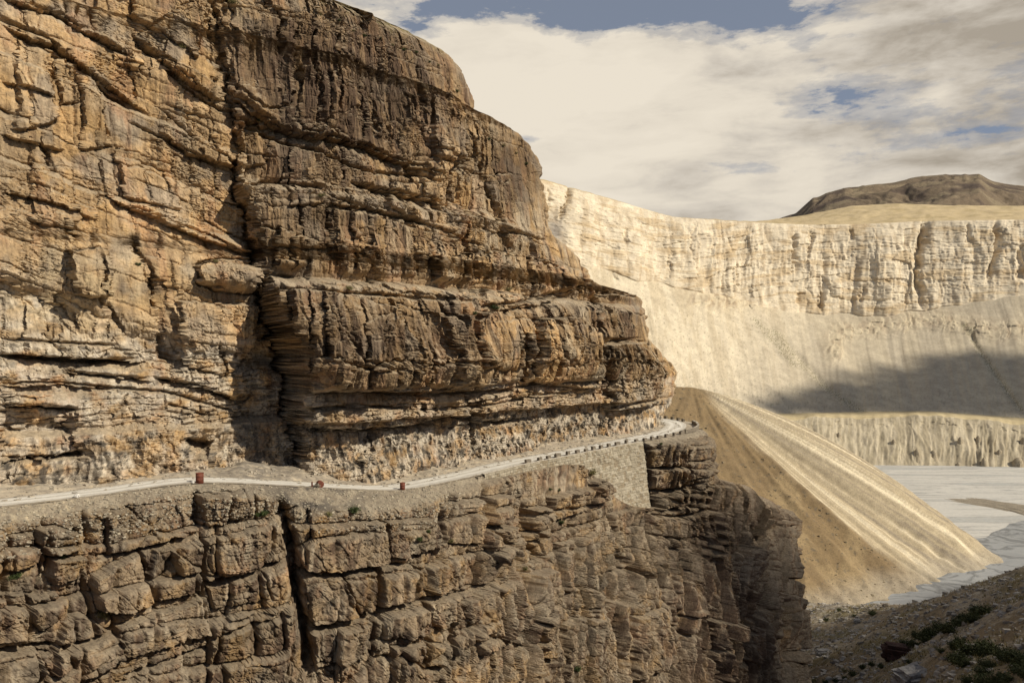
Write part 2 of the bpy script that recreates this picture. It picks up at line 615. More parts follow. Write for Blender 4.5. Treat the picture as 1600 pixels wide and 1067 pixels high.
D = right * prof_r * (1 - .8 * nose) + left * (prof_l + .9 * sst(330, 120, PY) + rec * np.interp(PY, [-200, 100, 220, 330, 560, 700, 800], [.0, .05, .35, .8, 1, .7, .5]))
D = D - (1.6 + 1.2 * sst(200, 420, PY)) * np.exp(-((sd + 2) / (3.6 + 2.5 * sst(200, 420, PY))) ** 2)

# buttress ribs and flutes
D += (1.7 * fbm(SS / 15 + 3, ZZ / 40, 2, 41) + .9 * fbm(SS / 5.2, ZZ / 18, 3, 43)) * (1 - .6 * nose)
PX, PY = [a.astype(np.float32) for a in proj(np.dstack([XY + N * D[..., None], ZZ]))]
zs = np.where(left > .5, ztl, zeta)
massive = right * (sst(-4.2, -3.2, zeta) * (1 - sst(8.5, 9.5, zeta)) + sst(10.8, 12, zeta) * (1 - .5 * sst(19, 20, zeta)) + sst(22, 23, zeta)) + left * sst(1.5, 3, ztl) * .38
massive = np.clip(massive, 0, 1)
thin = np.clip(right * sst(-8.4, -7.9, zeta) * (1 - sst(-4.2, -3.4, zeta)) + left * sst(-8, -7, ztl) * (1 - sst(1, 2.2, ztl)) + right * .6 * np.exp(-((zeta - 9.6) / .9) ** 2) + right * .6 * np.exp(-((zeta - 21) / 1.3) ** 2), 0, 1)
base_band = np.clip(1 - sst(-8.8, -8.0, zeta), 0, 1)

def layer(s_, z_, h, wd, seed, amp, tilt, groove, gw, rad, bend=.22, rough=.35):
    """one generation of jointed blocks: offset, tilted faces, rounded edges and open joints"""
    r, rb, ev, eh, g, f = blocks(s_, z_, h, wd, seed, bend, rough)
    open_v = sst(.25, .7, gn(s_ / (wd * 2.2), z_ / (h * 1.3), seed + 20) + .5)
    open_h = sst(.25, .7, gn(s_ / (wd * 1.3), z_ / (h * 2.6), seed + 21) + .5)
    d = amp * (r - .5) + tilt * ((rb - .5) * (g - .5) + (r * 7.3 % 1 - .5) * (f - .5)) * 2
    d = d - groove * np.maximum(open_v * np.exp(-(ev / gw) ** 2), open_h * np.exp(-(eh / gw) ** 2))
    d = d + .35 * amp * pillow(eh, rad) * pillow(ev, rad)
    return d, r


patch = lambda sc, sd_: np.clip(.55 + 1.1 * fbm(SS / sc, ZZ / (sc * .7), 2, sd_), .05, 1.3)
d1, r1 = layer(SS, zs, 10.0, 4.6, 101, 1.7, 1.3, .9, .17, .6, .14)
D += d1 * (.12 + .5 * massive * sst(-.2, .25, fbm(SS / 14, ZZ / 16, 2, 72)))
d2, r2 = layer(SS, zs, 2.9, 2.5, 111, .8, .5, .45, .10, .3, .14)
D += d2 * patch(11, 51) * (1 - .45 * base_band) * .62 * (1 - .4 * massive * right)
d7, r7 = layer(SS, zs, 15.0, 3.4, 171, 1.6, 1.3, 1.0, .16, .45, .1, .3)
D += d7 * massive * right * (1 - .6 * nose) * sst(-.3, .1, fbm(SS / 12 + 2, ZZ / 14, 2, 74))
d5, r5 = layer(SS * .9 + zs * .35, zs * .9 - SS * .35, 5.0, 3.2, 141, .6, .7, .25, .10, .25, .15)
D += d5 * patch(9, 55) * (.5 * massive + .15)
d3, r3 = layer(SS, zs, .66, 1.7, 121, .42, .22, .22, .08, .15)
k3 = np.clip(.2 - .16 * massive * right + .95 * thin + .8 * fbm(SS / 6, ZZ / 5, 2, 53), .08, 1.3)
smo = .22 + .78 * sst(-.12, .22, fbm(SS / 8 + 7, ZZ / 7, 2, 73) + .25 * thin + .2 * base_band)
D += d3 * k3 * smo
d4, r4 = layer(SS, zs, .34, .6, 131, .20, .10, .10, .06, .09, .3, .6)
D += d4 * patch(4, 57) * smo
d6, r6 = layer(SS * .8 - zs * .6, zs * .8 + SS * .6, .8, 1.0, 151, .24, .2, .12, .07, .1)
D += d6 * patch(5, 58) * smo
# vertical fracturing of the massive tiers and of the grey foot band
D += massive * (0.70 * ridge(SS / 2.4 + .4 * gn(SS / 4, ZZ / 6, 60), ZZ / 17, 3, 61) - .5 + .18 * ridge(SS / .7 + .3 * gn(SS / 2, ZZ / 3, 68), ZZ / 7, 2, 69) - .2)
D += base_band * (0.50 * ridge(SS / 1.3 + .5 * gn(SS / 3, ZZ / 3, 62), ZZ / 3.6, 3, 63) - .4)
D += (0.20 * fbm(SS / .9, ZZ / 1.5, 3, 64) + .10 * fbm(SS / .38, ZZ / .8, 2, 67)) * (.4 + .6 * smo)


def crack(D, PX, PY, MPP, pts, width, depth, wig=3.0, seed=0, lip=0.0):
    """a groove along a polyline given where it is seen, wiggled; lip pushes the rock above / left of it out"""
    x0, x1 = min(p[0] for p in pts) - 30, max(p[0] for p in pts) + 30
    y0, y1 = min(p[1] for p in pts) - 30, max(p[1] for p in pts) + 30
    m = (PX > x0) & (PX < x1) & (PY > y0) & (PY < y1)
    if not m.any():
        return
    X, Y = PX[m], PY[m]
    wx = X + wig * gn(X / 14, Y / 14, 300 + seed) + wig * .5 * gn(X / 5, Y / 5, 301 + seed)
    wy = Y + wig * gn(X / 14, Y / 14, 302 + seed) + wig * .5 * gn(X / 5, Y / 5, 303 + seed)
    d, t = polydist(wx, wy, pts)
    fade = np.minimum(1, np.minimum(t, 1 - t) * 6 + .25)
    D[m] -= depth * fade * np.exp(-(d / width) ** 2)


def poly_sd(X, Y, pts):
    """signed distance (px) to a closed outline, positive inside"""
    best = np.full(X.shape, 1e9, np.float32)
    ins = np.zeros(X.shape, bool)
    n = len(pts)
    for k in range(n):
        (x0, y0), (x1, y1) = pts[k], pts[(k + 1) % n]
        vx, vy = x1 - x0, y1 - y0
        t = np.clip(((X - x0) * vx + (Y - y0) * vy) / (vx * vx + vy * vy + 1e-9), 0, 1)
        best = np.minimum(best, np.hypot(X - x0 - t * vx, Y - y0 - t * vy))
        if y0 != y1:
            cnd = ((y0 > Y) != (y1 > Y)) & (X < (x1 - x0) * (Y - y0) / (y1 - y0) + x0)
            ins ^= cnd
    return np.where(ins, best, -best)


def block_poly(D, T, PX, PY, pts, off, seed, w=3.5, groove=.45, tilt=.5):
    """one big block of the face: pushed out by off metres with a tilted face and an open joint round it"""
    xs_, ys_ = [p[0] for p in pts], [p[1] for p in pts]
    m = (PX > min(xs_) - 14) & (PX < max(xs_) + 14) & (PY > min(ys_) - 14) & (PY < max(ys_) + 14)
    if not m.any():
        return
    X, Y = PX[m], PY[m]
    X = X + 4 * gn(X / 17, Y / 17, 1300 + seed) + 2 * gn(X / 6, Y / 6, 1301 + seed)
    Y = Y + 4 * gn(X / 17, Y / 17, 1302 + seed) + 2 * gn(X / 6, Y / 6, 1303 + seed)
    d = poly_sd(X, Y, pts)
    g_ = random.Random(seed)
    cx_, cy_ = sum(xs_) / len(xs_), sum(ys_) / len(ys_)
    hx_, hy_ = (max(xs_) - min(xs_)) / 2, (max(ys_) - min(ys_)) / 2
    tl = tilt * (g_.uniform(-1, 1) * (X - cx_) / hx_ + g_.uniform(-.5, 1) * (cy_ - Y) / hy_)
    k = sst(-.5, w, d)
    D[m] += k * (off + tl * min(1, abs(off))) - groove * np.exp(-((d - .3) / 1.6) ** 2) * g_.uniform(.4, 1.2)
    T[m] = np.where(d > 1, g_.uniform(.80, 1.18), T[m])


def step_line(D, PX, PY, pts, lip, reach=34.0, seed=0):
    """an overhanging bed edge: rock above the line stands out, rock just below is cut back"""
    xs_, ys_ = [p[0] for p in pts], [p[1] for p in pts]
    m = (PX > min(xs_)) & (PX < max(xs_)) & (PY > min(ys_) - reach * 2.5) & (PY < max(ys_) + reach * 2.5)
    if not m.any():
        return
    X, Y = PX[m], PY[m]
    ly = np.interp(X, xs_, ys_) + 5 * gn(X / 18, X * 0 + seed, 1400 + seed) + 2.5 * gn(X / 6, X * 0 + seed, 1401 + seed)
    dy_ = ly - Y
    u = (X - min(xs_)) / (max(xs_) - min(xs_))
    fade_ = np.minimum(1, np.minimum(u, 1 - u) * 7)
    up_ = np.exp(-np.clip(dy_, 0, 1e9) / reach) * (dy_ > 0)
    dn_ = np.exp(-np.clip(-dy_, 0, 1e9) / (reach * .35)) * (dy_ <= 0)
    D[m] += lip * fade_ * (.55 * up_ - .75 * dn_)


U_CRACKS = [
    # vertical joints of the buttress
    ([(600, 470), (625, 520), (650, 560), (655, 640)], 6, 1.8), ([(668, 470), (700, 505), (728, 560), (733, 640), (735, 700)], 5, 1.7),
    ([(905, 400), (925, 470), (940, 560), (945, 620), (955, 680)], 5, 2.0), ([(818, 500), (822, 560), (826, 620)], 4, .9), ([(770, 440), (778, 480)], 4, .8),
    ([(500, 470), (520, 520), (550, 560), (600, 585)], 4, .5), ([(620, 560), (640, 600), (660, 612)], 4, .6),
    ([(525, 380), (530, 430)], 4, .8), ([(570, 400), (575, 445)], 4, .8), ([(708, 420), (716, 480)], 4, .7), ([(480, 400), (478, 440)], 4, .7),
    ([(740, 210), (745, 280), (775, 350), (800, 400)], 5, 1.6), ([(800, 390), (803, 440), (820, 480)], 5, 1.1),
    ([(500, 110), (505, 180), (498, 230)], 4, .7), ([(640, 90), (642, 200), (655, 240)], 4, .7), ([(455, 30), (450, 160), (455, 230)], 4, .6),
    ([(565, 140), (560, 240)], 4, .5), ([(690, 120), (700, 240), (690, 330)], 4, .6),
    # bedding breaks of the buttress
    ([(372, 195), (420, 215), (480, 240), (560, 270), (640, 275), (680, 290)], 4, 1.2), ([(370, 290), (420, 285), (490, 295), (520, 310)], 3.5, 1.1),
    ([(540, 290), (600, 300), (660, 315), (700, 330)], 4, 1.2), ([(500, 305), (560, 325), (660, 350), (740, 385)], 3, .8),
    ([(420, 450), (500, 455), (600, 462), (700, 470)], 4, 1.2), ([(740, 480), (820, 470), (920, 440), (985, 458)], 4, 1.2),
    ([(920, 445), (990, 465)], 3.5, 1.0), ([(930, 535), (1005, 528)], 3.5, .9), ([(950, 635), (1040, 620)], 3.5, .9),
    ([(478, 612), (560, 610), (650, 618), (740, 612), (840, 600), (930, 595)], 3, .8), ([(480, 640), (560, 632), (650, 640), (740, 635), (850, 615), (940, 612)], 3, .7),
    ([(475, 668), (560, 672), (640, 664), (700, 652), (780, 660), (840, 650)], 4, 1.1),
    # left wall: long breaks dipping to the right
    ([(0, 32), (60, 60), (120, 105), (170, 150), (200, 165)], 4, 1.3), ([(205, 55), (250, 100), (300, 150), (330, 165), (360, 178)], 3.5, 1.2),
    ([(25, 5), (100, 30), (150, 60), (200, 90)], 4, .8), ([(250, 170), (300, 215), (350, 245), (375, 275)], 3, 1.0),
    ([(190, 320), (260, 345), (330, 370), (380, 400)], 4, 1.1), ([(200, 190), (240, 210), (300, 240), (360, 270)], 3, .8), ([(310, 340), (350, 365), (400, 385)], 3, .7),
    ([(100, 325), (105, 365), (122, 370)], 4, 1.0), ([(205, 370), (212, 395), (225, 410)], 5, 1.4), ([(228, 410), (245, 460), (250, 560)], 6, 1.2), ([(340, 535), (352, 590)], 4, 1.0),
    ([(300, 415), (310, 445), (360, 455), (415, 460)], 4, 1.0), ([(305, 412), (350, 402), (410, 410)], 3, .7),
    ([(0, 555), (70, 560), (140, 565), (210, 560)], 5, 1.5), ([(100, 580), (160, 585), (230, 592)], 4, 1.0), ([(0, 600), (80, 596), (180, 606), (260, 612)], 3.5, 1.0),
    ([(0, 530), (90, 535), (180, 540)], 3.5, .8), ([(240, 590), (300, 600), (360, 622)], 3.5, 1.0), ([(250, 610), (320, 628), (370, 645)], 3.5, .9), ([(260, 630), (330, 650)], 3, .8),
    ([(0, 634), (70, 634), (120, 640)], 5, 1.3), ([(0, 718), (80, 715), (140, 705)], 5, 1.6), ([(100, 650), (115, 690), (140, 712)], 6, .9), ([(290, 690), (330, 700)], 9, 1.2),
    ([(150, 400), (155, 470), (180, 510)], 5, .9), ([(165, 475), (190, 520)], 6, .8), ([(75, 90), (78, 180)], 4, .6), ([(65, 215), (72, 260)], 6, 1.0), ([(200, 100), (208, 160)], 5, .8),
]
U_BLOCKS = [
    ([(419, 452), (481, 450), (591, 478), (629, 533), (651, 584), (655, 612), (472, 614), (442, 563), (421, 507)], 2.4),
    ([(612, 473), (663, 490), (689, 550), (685, 609), (655, 612), (651, 584), (629, 533)], -.6), ([(672, 495), (710, 490), (729, 550), (727, 612), (689, 609), (693, 558)], 1.8),
    ([(731, 486), (782, 490), (795, 524), (795, 609), (731, 612)], 1.6), ([(791, 524), (808, 520), (820, 558), (816, 597), (799, 592)], -1.8), ([(819, 499), (884, 495), (927, 524), (933, 609), (825, 601)], 1.5),
    ([(916, 461), (999, 458), (1003, 503), (1008, 533), (935, 529)], 1.0), ([(931, 537), (1012, 533), (1029, 567), (1025, 631), (940, 643)], 1.1), ([(1029, 563), (1054, 584), (1050, 635), (1029, 652)], .7),
    ([(740, 618), (791, 609), (787, 652), (744, 660)], .8), ([(425, 405), (468, 410), (470, 433), (425, 433)], .7), ([(472, 640), (620, 636), (640, 664), (560, 671), (474, 669)], .7), ([(690, 640), (735, 635), (738, 660), (700, 668)], .5),
    ([(334, 11), (510, 34), (690, 101), (735, 172), (746, 240), (675, 277), (562, 229), (480, 221), (394, 184), (356, 150)], .9), ([(461, 109), (487, 109), (487, 217), (465, 210)], .6),
    ([(742, 210), (817, 232), (844, 277), (851, 375), (787, 360), (750, 300)], .7), ([(364, 191), (397, 199), (416, 225), (412, 262), (371, 266)], 1.0), ([(364, 292), (424, 296), (502, 311), (506, 360), (502, 390), (409, 390)], 1.1),
    ([(510, 326), (544, 330), (547, 397), (510, 397)], .8), ([(100, 392), (154, 388), (169, 419), (165, 469), (115, 465), (104, 435)], 1.7), ([(304, 415), (334, 409), (415, 423), (407, 461), (346, 458), (307, 446)], 2.1),
    ([(404, 500), (440, 560), (468, 605), (474, 742), (334, 742), (327, 715), (370, 640)], -1.8), ([(296, 684), (334, 688), (323, 715), (300, 715)], -1.4), ([(231, 431), (260, 440), (277, 520), (277, 569), (250, 560)], -.8),
    ([(0, 640), (108, 638), (111, 677), (138, 712), (0, 718)], -1.0), ([(85, 95), (112, 90), (118, 165), (90, 170)], .7), ([(22, 60), (80, 82), (82, 200), (25, 210)], .8), ([(120, 120), (150, 125), (172, 230), (128, 240)], .7),
    ([(203, 30), (262, 70), (300, 100), (325, 20), (328, -60), (205, -60)], .8), ([(210, 62), (330, 160), (338, 40), (326, -10)], .5), ([(45, 255), (110, 265), (118, 360), (48, 350)], .6), ([(180, 230), (270, 260), (275, 330), (190, 315)], .6),
    ([(280, 470), (400, 475), (398, 545), (350, 590), (285, 570)], .7), ([(575, 335), (700, 375), (735, 400), (728, 470), (600, 455), (560, 400)], .6), ([(760, 390), (800, 400), (815, 480), (745, 478)], .7), ([(820, 400), (905, 420), (912, 445), (830, 470)], .9),
    ([(600, 285), (670, 290), (735, 350), (720, 380), (600, 325)], .7), ([(640, 110), (690, 120), (720, 180), (715, 260), (650, 235)], .5), ([(345, 20), (455, 40), (452, 170), (400, 180), (360, 140)], .4),
]
TONE = np.ones(PX.shape, np.float32)
for k, (pts, off) in enumerate(U_BLOCKS):
    block_poly(D, TONE, PX, PY, pts, off, k)
for k, (pts, lip) in enumerate([
    ([(0, 0), (60, 18), (94, 30), (165, 68), (205, 95)], 1.3), ([(0, 41), (22, 56), (86, 79), (150, 120), (203, 161), (235, 180)], 1.5), ([(203, 56), (262, 109), (300, 139), (349, 161)], 1.6), ([(250, 205), (292, 240), (360, 262), (380, 274)], 1.4),
    ([(150, 300), (202, 326), (262, 352), (319, 375), (400, 400)], 1.5), ([(0, 300), (80, 318), (150, 345)], .9), ([(0, 212), (60, 228), (100, 240)], 1.0), ([(540, 289), (619, 307), (660, 319), (690, 334)], 1.7), ([(502, 319), (585, 330), (637, 341), (675, 352)], 1.2),
    ([(350, 155), (394, 186), (480, 223), (562, 231), (675, 280)], 1.6), ([(0, 552), (60, 556), (140, 560), (230, 566)], 2.0), ([(90, 582), (160, 586), (240, 596)], 1.2), ([(0, 604), (90, 600), (190, 610)], 1.0), ([(240, 590), (300, 602), (380, 626)], 1.2),
    ([(0, 634), (60, 634), (118, 638)], 1.6), ([(0, 720), (70, 716), (142, 708)], 1.6), ([(472, 671), (560, 673), (650, 664), (700, 655)], 1.6), ([(472, 612), (560, 613), (660, 612), (740, 611)], .9), ([(735, 660), (790, 655)], 1.2),
    ([(940, 640), (990, 640), (1040, 628)], 1.3), ([(920, 462), (1000, 460)], .8), ([(760, 486), (830, 478), (915, 446)], .8), ([(0, 130), (40, 140), (80, 160)], .8)]):
    step_line(D, PX, PY, pts, lip, 34, k)
for k, (pts, wd, dp) in enumerate(U_CRACKS):
    crack(D, PX, PY, MPP, pts, wd * .62, dp * (1.5 if k < 5 else 1.15), 2.6, k)

# swellings: the round ribs of the lower tier, the jutting block on the left wall, and so on (px, py, rx, ry, metres)
U_BUMPS = [(555, 530, 75, 75, 1.0), (665, 540, 45, 80, 1.0), (700, 550, 26, 70, .9), (785, 550, 40, 70, .9), (870, 550, 42, 75, 1.0), (990, 570, 45, 60, .8), (1040, 590, 25, 35, 1.0),
           (140, 445, 40, 40, 1.6), (362, 435, 50, 17, 1.8), (60, 200, 50, 60, .8), (130, 190, 30, 70, .7), (300, 90, 50, 80, .9), (95, 640, 70, 22, .8), (330, 560, 50, 60, .7),
           (320, 690, 25, 22, -1.6), (400, 680, 50, 60, -1.4), (70, 680, 60, 26, -.9), (895, 690, 60, 22, -.6), (560, 710, 60, 30, -.4), (470, 250, 60, 40, .8), (430, 350, 40, 40, .7), (640, 400, 90, 40, .6),
           (510, 170, 26, 60, .7), (600, 160, 30, 90, -.5), (700, 210, 40, 90, .5)]
for x, y, rx, ry, a in U_BUMPS:
    q = ((PX - x) / rx) ** 2 + ((PY - y) / ry) ** 2
    D += a * np.exp(-q ** 1.4)

D = D * (1 - .62 * nosem)
cap = sst(47.5, 52, ZZ + 2 * gn(SS / 5, ZZ * 0, 88))
D = D * (1 - .55 * cap) + cap * .35 * fbm(SS / 1.4, ZZ / 1.0, 3, 89)
ds_ = np.maximum(np.abs(np.gradient(SS, axis=1)), 1e-3)
steep = sst(.9, 2.2, np.abs(np.gradient(D, axis=1)) / ds_) * (1 - wrap)
rs_, rsb_, evs_, ehs_, _g, _f = blocks(D * 1.0 + 40, ZZ, 1.5, 1.3, 161, .2, .4)
side = steep * (1.1 * (rs_ - .5) + .5 * fbm(D / .7, ZZ / .8, 3, 162))
Tn = np.stack([-N[..., 1], N[..., 0]], -1)
P = np.dstack([XY + N * D[..., None] + Tn * side[..., None], ZZ + 0.05 * gn(SS / 1.2, ZZ / 1.2, 90)])
# silhouette steepness of the top soil needs no more than the batter
# colours
c = np.ones(P.shape) * TAN
c = mixc(c, OCH, .75 * sst(-.1, .35, fbm(SS / 7, ZZ / 6, 3, 201)))
c = mixc(c, np.array([.25, .22, .185]), .6 * sst(0.05, .38, fbm(SS / 5, ZZ / 6, 4, 203)))
c = mixc(c, np.array([.38, .215, .12]), .5 * sst(.08, .38, fbm(SS / 3, ZZ / 10, 4, 205)))
c *= (0.74 + .26 * r1 + .26 * r2)[..., None]
c *= (0.84 + .32 * r3)[..., None]
c *= (.94 + .12 * r5)[..., None]
c *= TONE[..., None]
c *= (1 + steep * (.5 * (rsb_ - .5) + .5 * fbm(D / .6, ZZ / .9, 3, 163)))[..., None]
stre = fbm(SS / 1.1 + .3 * gn(SS / 2, ZZ / 6, 210), ZZ / 16, 4, 211, .6)
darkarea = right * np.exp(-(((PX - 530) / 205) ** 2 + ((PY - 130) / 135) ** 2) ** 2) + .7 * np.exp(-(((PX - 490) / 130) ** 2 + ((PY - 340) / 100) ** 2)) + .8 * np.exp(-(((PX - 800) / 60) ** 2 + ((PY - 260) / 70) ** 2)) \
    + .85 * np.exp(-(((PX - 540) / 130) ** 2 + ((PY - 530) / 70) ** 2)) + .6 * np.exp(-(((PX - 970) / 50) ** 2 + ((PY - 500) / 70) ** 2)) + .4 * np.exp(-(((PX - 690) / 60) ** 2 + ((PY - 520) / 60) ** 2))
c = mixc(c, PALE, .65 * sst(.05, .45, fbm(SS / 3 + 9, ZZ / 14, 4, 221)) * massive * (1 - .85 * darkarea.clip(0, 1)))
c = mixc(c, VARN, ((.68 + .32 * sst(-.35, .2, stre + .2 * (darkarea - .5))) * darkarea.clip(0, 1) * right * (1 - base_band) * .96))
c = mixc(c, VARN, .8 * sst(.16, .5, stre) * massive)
bandl = np.clip(base_band + left * (1 - sst(-1.0, 1.5, ztl)) + .5 * thin, 0, 1)
c = mixc(c, np.array([.56, .51, .43]), .78 * bandl * sst(-.45, .25, fbm(SS / 2.4, ZZ / 2.0, 4, 231)))
c = mixc(c, DARK_GREY, .9 * base_band * sst(.02, .26, fbm(SS / 1.0, ZZ / 1.6, 4, 233, .65)))
c = mixc(c, DARK_GREY, .6 * left * bandl * sst(.12, .4, fbm(SS / 2.0, ZZ / .8, 4, 235, .6)))
c = mixc(c, OCH * 1.1, .7 * np.exp(-(((PX - 250) / 120) ** 2 + ((PY - 690) / 40) ** 2)) * sst(-.3, .2, fbm(SS / 2, ZZ / 2, 3, 237)))
c = mixc(c, DARK_GREY * 1.6, .6 * np.exp(-(((PX - 410) / 45) ** 2 + ((PY - 680) / 60) ** 2)))  # darker grey patch in the recess left of the cleft
glow = np.exp(-(((PX - 120) / 110) ** 2 + ((PY - 470) / 70) ** 2))  # warm sunlit glow painted into the left wall's colour
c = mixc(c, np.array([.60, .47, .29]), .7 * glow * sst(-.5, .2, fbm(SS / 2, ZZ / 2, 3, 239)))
# dust and soil resting on ledges and the top
dPz = np.gradient(P, axis=0)
dPs = np.gradient(P, axis=1)
nn = np.cross(dPs, dPz)
nn /= np.linalg.norm(nn, axis=2)[..., None] + 1e-9
up = nn[..., 2]
c = mixc(c, DUST, .75 * sst(.45, .8, up))
grassy = np.array([0.20, 0.17, 0.07])
c = mixc(c, lerp(DUST * .8, grassy, sst(-.2, .3, fbm(SS / 1.5, ZZ / 1.0, 4, 241))[..., None]), cap)
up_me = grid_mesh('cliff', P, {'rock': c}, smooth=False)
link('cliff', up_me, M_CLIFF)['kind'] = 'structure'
add_pick(P)
UP_P = P

# ------------------------------------------------------------------ road bench and carriageway
def bench(off_in, off_out, n, dzf, s_lo=0.0, s_hi=None):
    s_hi = RS[-1] if s_hi is None else s_hi
    k = (RS >= s_lo) & (RS <= s_hi)
    u = np.linspace(0, 1, n)
    o = off_in(RS[k])[:, None] * (1 - u) + off_out(RS[k])[:, None] * u
    Pb = np.zeros((k.sum(), n, 3))
    Pb[..., :2] = RC[k][:, None, :2] + RN[k][:, None, :] * o[..., None]
    Pb[..., 2] = RC[k][:, None, 2] + dzf(RS[k][:, None] + 0 * o, o)
    return Pb, o, RS[k]


S_at = lambda px: RS[int(np.argmin(np.abs((800 + F * RC[:k_end, 0] / RC[:k_end, 1]) - px)))]
EDGE = 2.6
bg = lambda q, f_: np.interp(q, RS[:k_end], f_(GS[:k_end]))


def bench_z(s, o):
    talus = np.clip(-o - 2.4, 0, 4) * (.26 + .25 * gn(s / 3.0, o * .2, 401)) + .10 * fbm(s / .8, o / .8, 3, 402)
    return np.where(o < -2.4, talus * sst(-2.4, -3.2, o), 0) + .05 * fbm(s / 1.5, o / 1.0, 3, 403) - .05 * np.clip(o - 2.2, 0, 3)


Pb, ob, sb = bench(lambda s: -9.5 + 0 * s, lambda s: bg(s, edge_off), 90, bench_z)
cb = np.ones(Pb.shape) * np.array([.36, .31, .245])
sbb = np.repeat(sb[:, None], ob.shape[1], 1)
cb = mixc(cb, np.array([.22, .19, .155]), .7 * sst(0.05, .4, fbm(sbb / 1.2, ob / .7, 4, 405)))
cb = mixc(cb, np.array([.45, .38, .28]), .7 * sst(.05, .4, fbm(sbb / 2.2 + 5, ob / .8, 4, 407)))
pbx, pby = proj(Pb)
cb = mixc(cb, np.array([.17, .15, .13]), .8 * np.exp(-((pbx - 400) / 80) ** 2) * (ob < -2.2) * sst(-.5, .1, fbm(sbb / 1.0, ob / .8, 3, 409)))
link('ground', grid_mesh('ground', Pb, {'rock': cb}, True), M_SPUR)['kind'] = 'structure'
add_pick(Pb)

m = bpy.data.materials.new('dust_road')
m.use_nodes = True
t = NT(m.node_tree)
uvn = t.n('ShaderNodeTexCoord')
sx = t.n('ShaderNodeSeparateXYZ', None, i0=uvn.outputs['UV'])
objc = uvn.outputs['Object']
across = t.m('ADD', sx.outputs[0], t.m('MULTIPLY', t.m('SUBTRACT', t.noise(objc, .22, 3, .5), .5), 1.1))
rut = t.m('ABSOLUTE', t.m('SUBTRACT', t.m('ABSOLUTE', across), .85))
rutm = t.ramp(rut, [(0.10, (1, 1, 1)), (0.8, (0, 0, 0))])
grain = t.noise(objc, 2.6, 7, .68)
cc = t.ramp(grain, [(.3, (.42, .385, .33)), (.7, (.58, .54, .475))])
cc = t.mix(t.m('MULTIPLY', rutm, .7), cc, (.74, .71, .65, 1))
bs = t.n('ShaderNodeBsdfPrincipled', None, Base_Color=cc, Roughness=.95)
bs.inputs['Specular IOR Level'].default_value = .1
t.set(bs, 'Normal', t.n('ShaderNodeBump', None, Strength=.4, Distance=.1, Height=grain).outputs[0])
t.n('ShaderNodeOutputMaterial', None, Surface=bs.outputs[0])
M_ROAD = m
Pr, orr, sr = bench(lambda s: -2.3 + .35 * gn(s / 2.3, 0 * s, 411), lambda s: 2.1 + .3 * gn(s / 1.9, 0 * s, 412), 24, lambda s, o: bench_z(s, np.clip(o, -2.3, 2.2)) + .05 - .03 * (np.abs(o) > 2))
uvr = np.stack([orr, np.repeat(sr[:, None], orr.shape[1], 1)], -1)
link('road', grid_mesh('road', Pr, None, True, uvr), M_ROAD)['kind'] = 'structure'
add_pick(Pr)

# ------------------------------------------------------------------ lower cliff
SILL = [(0, 1098), (.5, 1106), (5, 1112), (8.5, 1120), (11, 1150), (15, 1182), (19, 1212), (20, 1224), (28, 1230), (38, 1240), (48, 1246), (62, 1250)]
tk = np.concatenate([np.arange(0, 6, .4), np.arange(6, 66, 1.5)])
px_g = 800 + F * GC[:, 0] / GC[:, 1]


def low_off(tt, s):
    pxs = np.interp(s, GS, px_g)
    fill = np.interp(pxs, [-300, 0, 120, 300, 420, 480, 600, 690, 730, 800, 3000], [.9, .9, .8, .3, .8, 1.9, 1.7, .9, .4, .3, .3])
    wallp = sst(720, 760, pxs) * (1 - sst(1000, 1020, pxs))
    top = fill * np.clip(tt / (fill * .85 + .1), 0, 1)
    below = np.interp(tt, [0, 1, 4, 8, 15, 25, 40, 66], [0, .3, 1.7, 3.6, 6.6, 10.5, 15.5, 25])
    wcut = wallp * np.interp(tt, [0, 1, 9, 13, 20, 66], [-.1, -.6, -2.9, -2.4, 0, 0]) * np.interp(pxs, [720, 800, 930, 1010], [.3, .6, 1, 1])
    pill = np.interp(pxs, [1000, 1020, 1100, 3000], [0, 1, 1, 1]) * np.interp(tt, [0, .4, 2, 8, 20, 66], [.2, 1.0, 1.6, 1.4, 1, 0])
    return edge_off(s) + top + below + wcut + pill


XYk, Sk = swept(tk, low_off, lambda v: np.interp(v, [a for a, b in SILL], [b for a, b in SILL]), lambda v: np.interp(v, [0, 10, 60], [4, 5, 7]), 60, 1380, 160, (-.3, .95))
tr = np.concatenate([np.linspace(0, 3, 50, endpoint=False), np.linspace(3, 62, 560)])
OFF = upsample_rows(np.array([low_off(v_, sr_) for v_, sr_ in zip(tk, Sk)]), tk, tr)
XY = upsample_rows(XYk, tk, tr)
SS = upsample_rows(Sk, tk, tr).astype(np.float32)
N = plan_normals(XY)
zedge = np.interp(SS, GS, GC[:, 2])
TT = np.repeat(tr[:, None], XY.shape[1], 1).astype(np.float32)
ZZ = (zedge - .06 - TT).astype(np.float32)
PX, PY = [a.astype(np.float32) for a in proj(np.dstack([XY, ZZ]))]
MPP = (XY[..., 1] / F).astype(np.float32)
S_true = SS.copy()
SV = np.interp(PX, PXG, GS) + np.clip(PX - PXG.max() + 4, 0, 400) * .3
SV[:, 1380:] = SV[:, 1379:1380] + (SS[:, 1380:] - SS[:, 1379:1380])
SS = SV.astype(np.float32)
fill_t = np.interp(PX, [-300, 0, 120, 300, 420, 480, 600, 690, 760, 3000], [.85, .85, .8, .35, .8, 1.8, 1.6, .8, .3, .2]) + .5 * gn(SS / 2, TT * 0, 501)
rockm = sst(0, .9, TT - fill_t)
leftish = 1 - sst(430, 500, PX)
zz = ZZ + .4 * gn(SS / 10, ZZ * 0 + .2, 503) + .04 * SS * leftish
fade = rockm
D = np.zeros_like(TT)
wrapm = sst(1330, 1400, np.arange(XY.shape[1]))[None] * np.ones_like(TT)
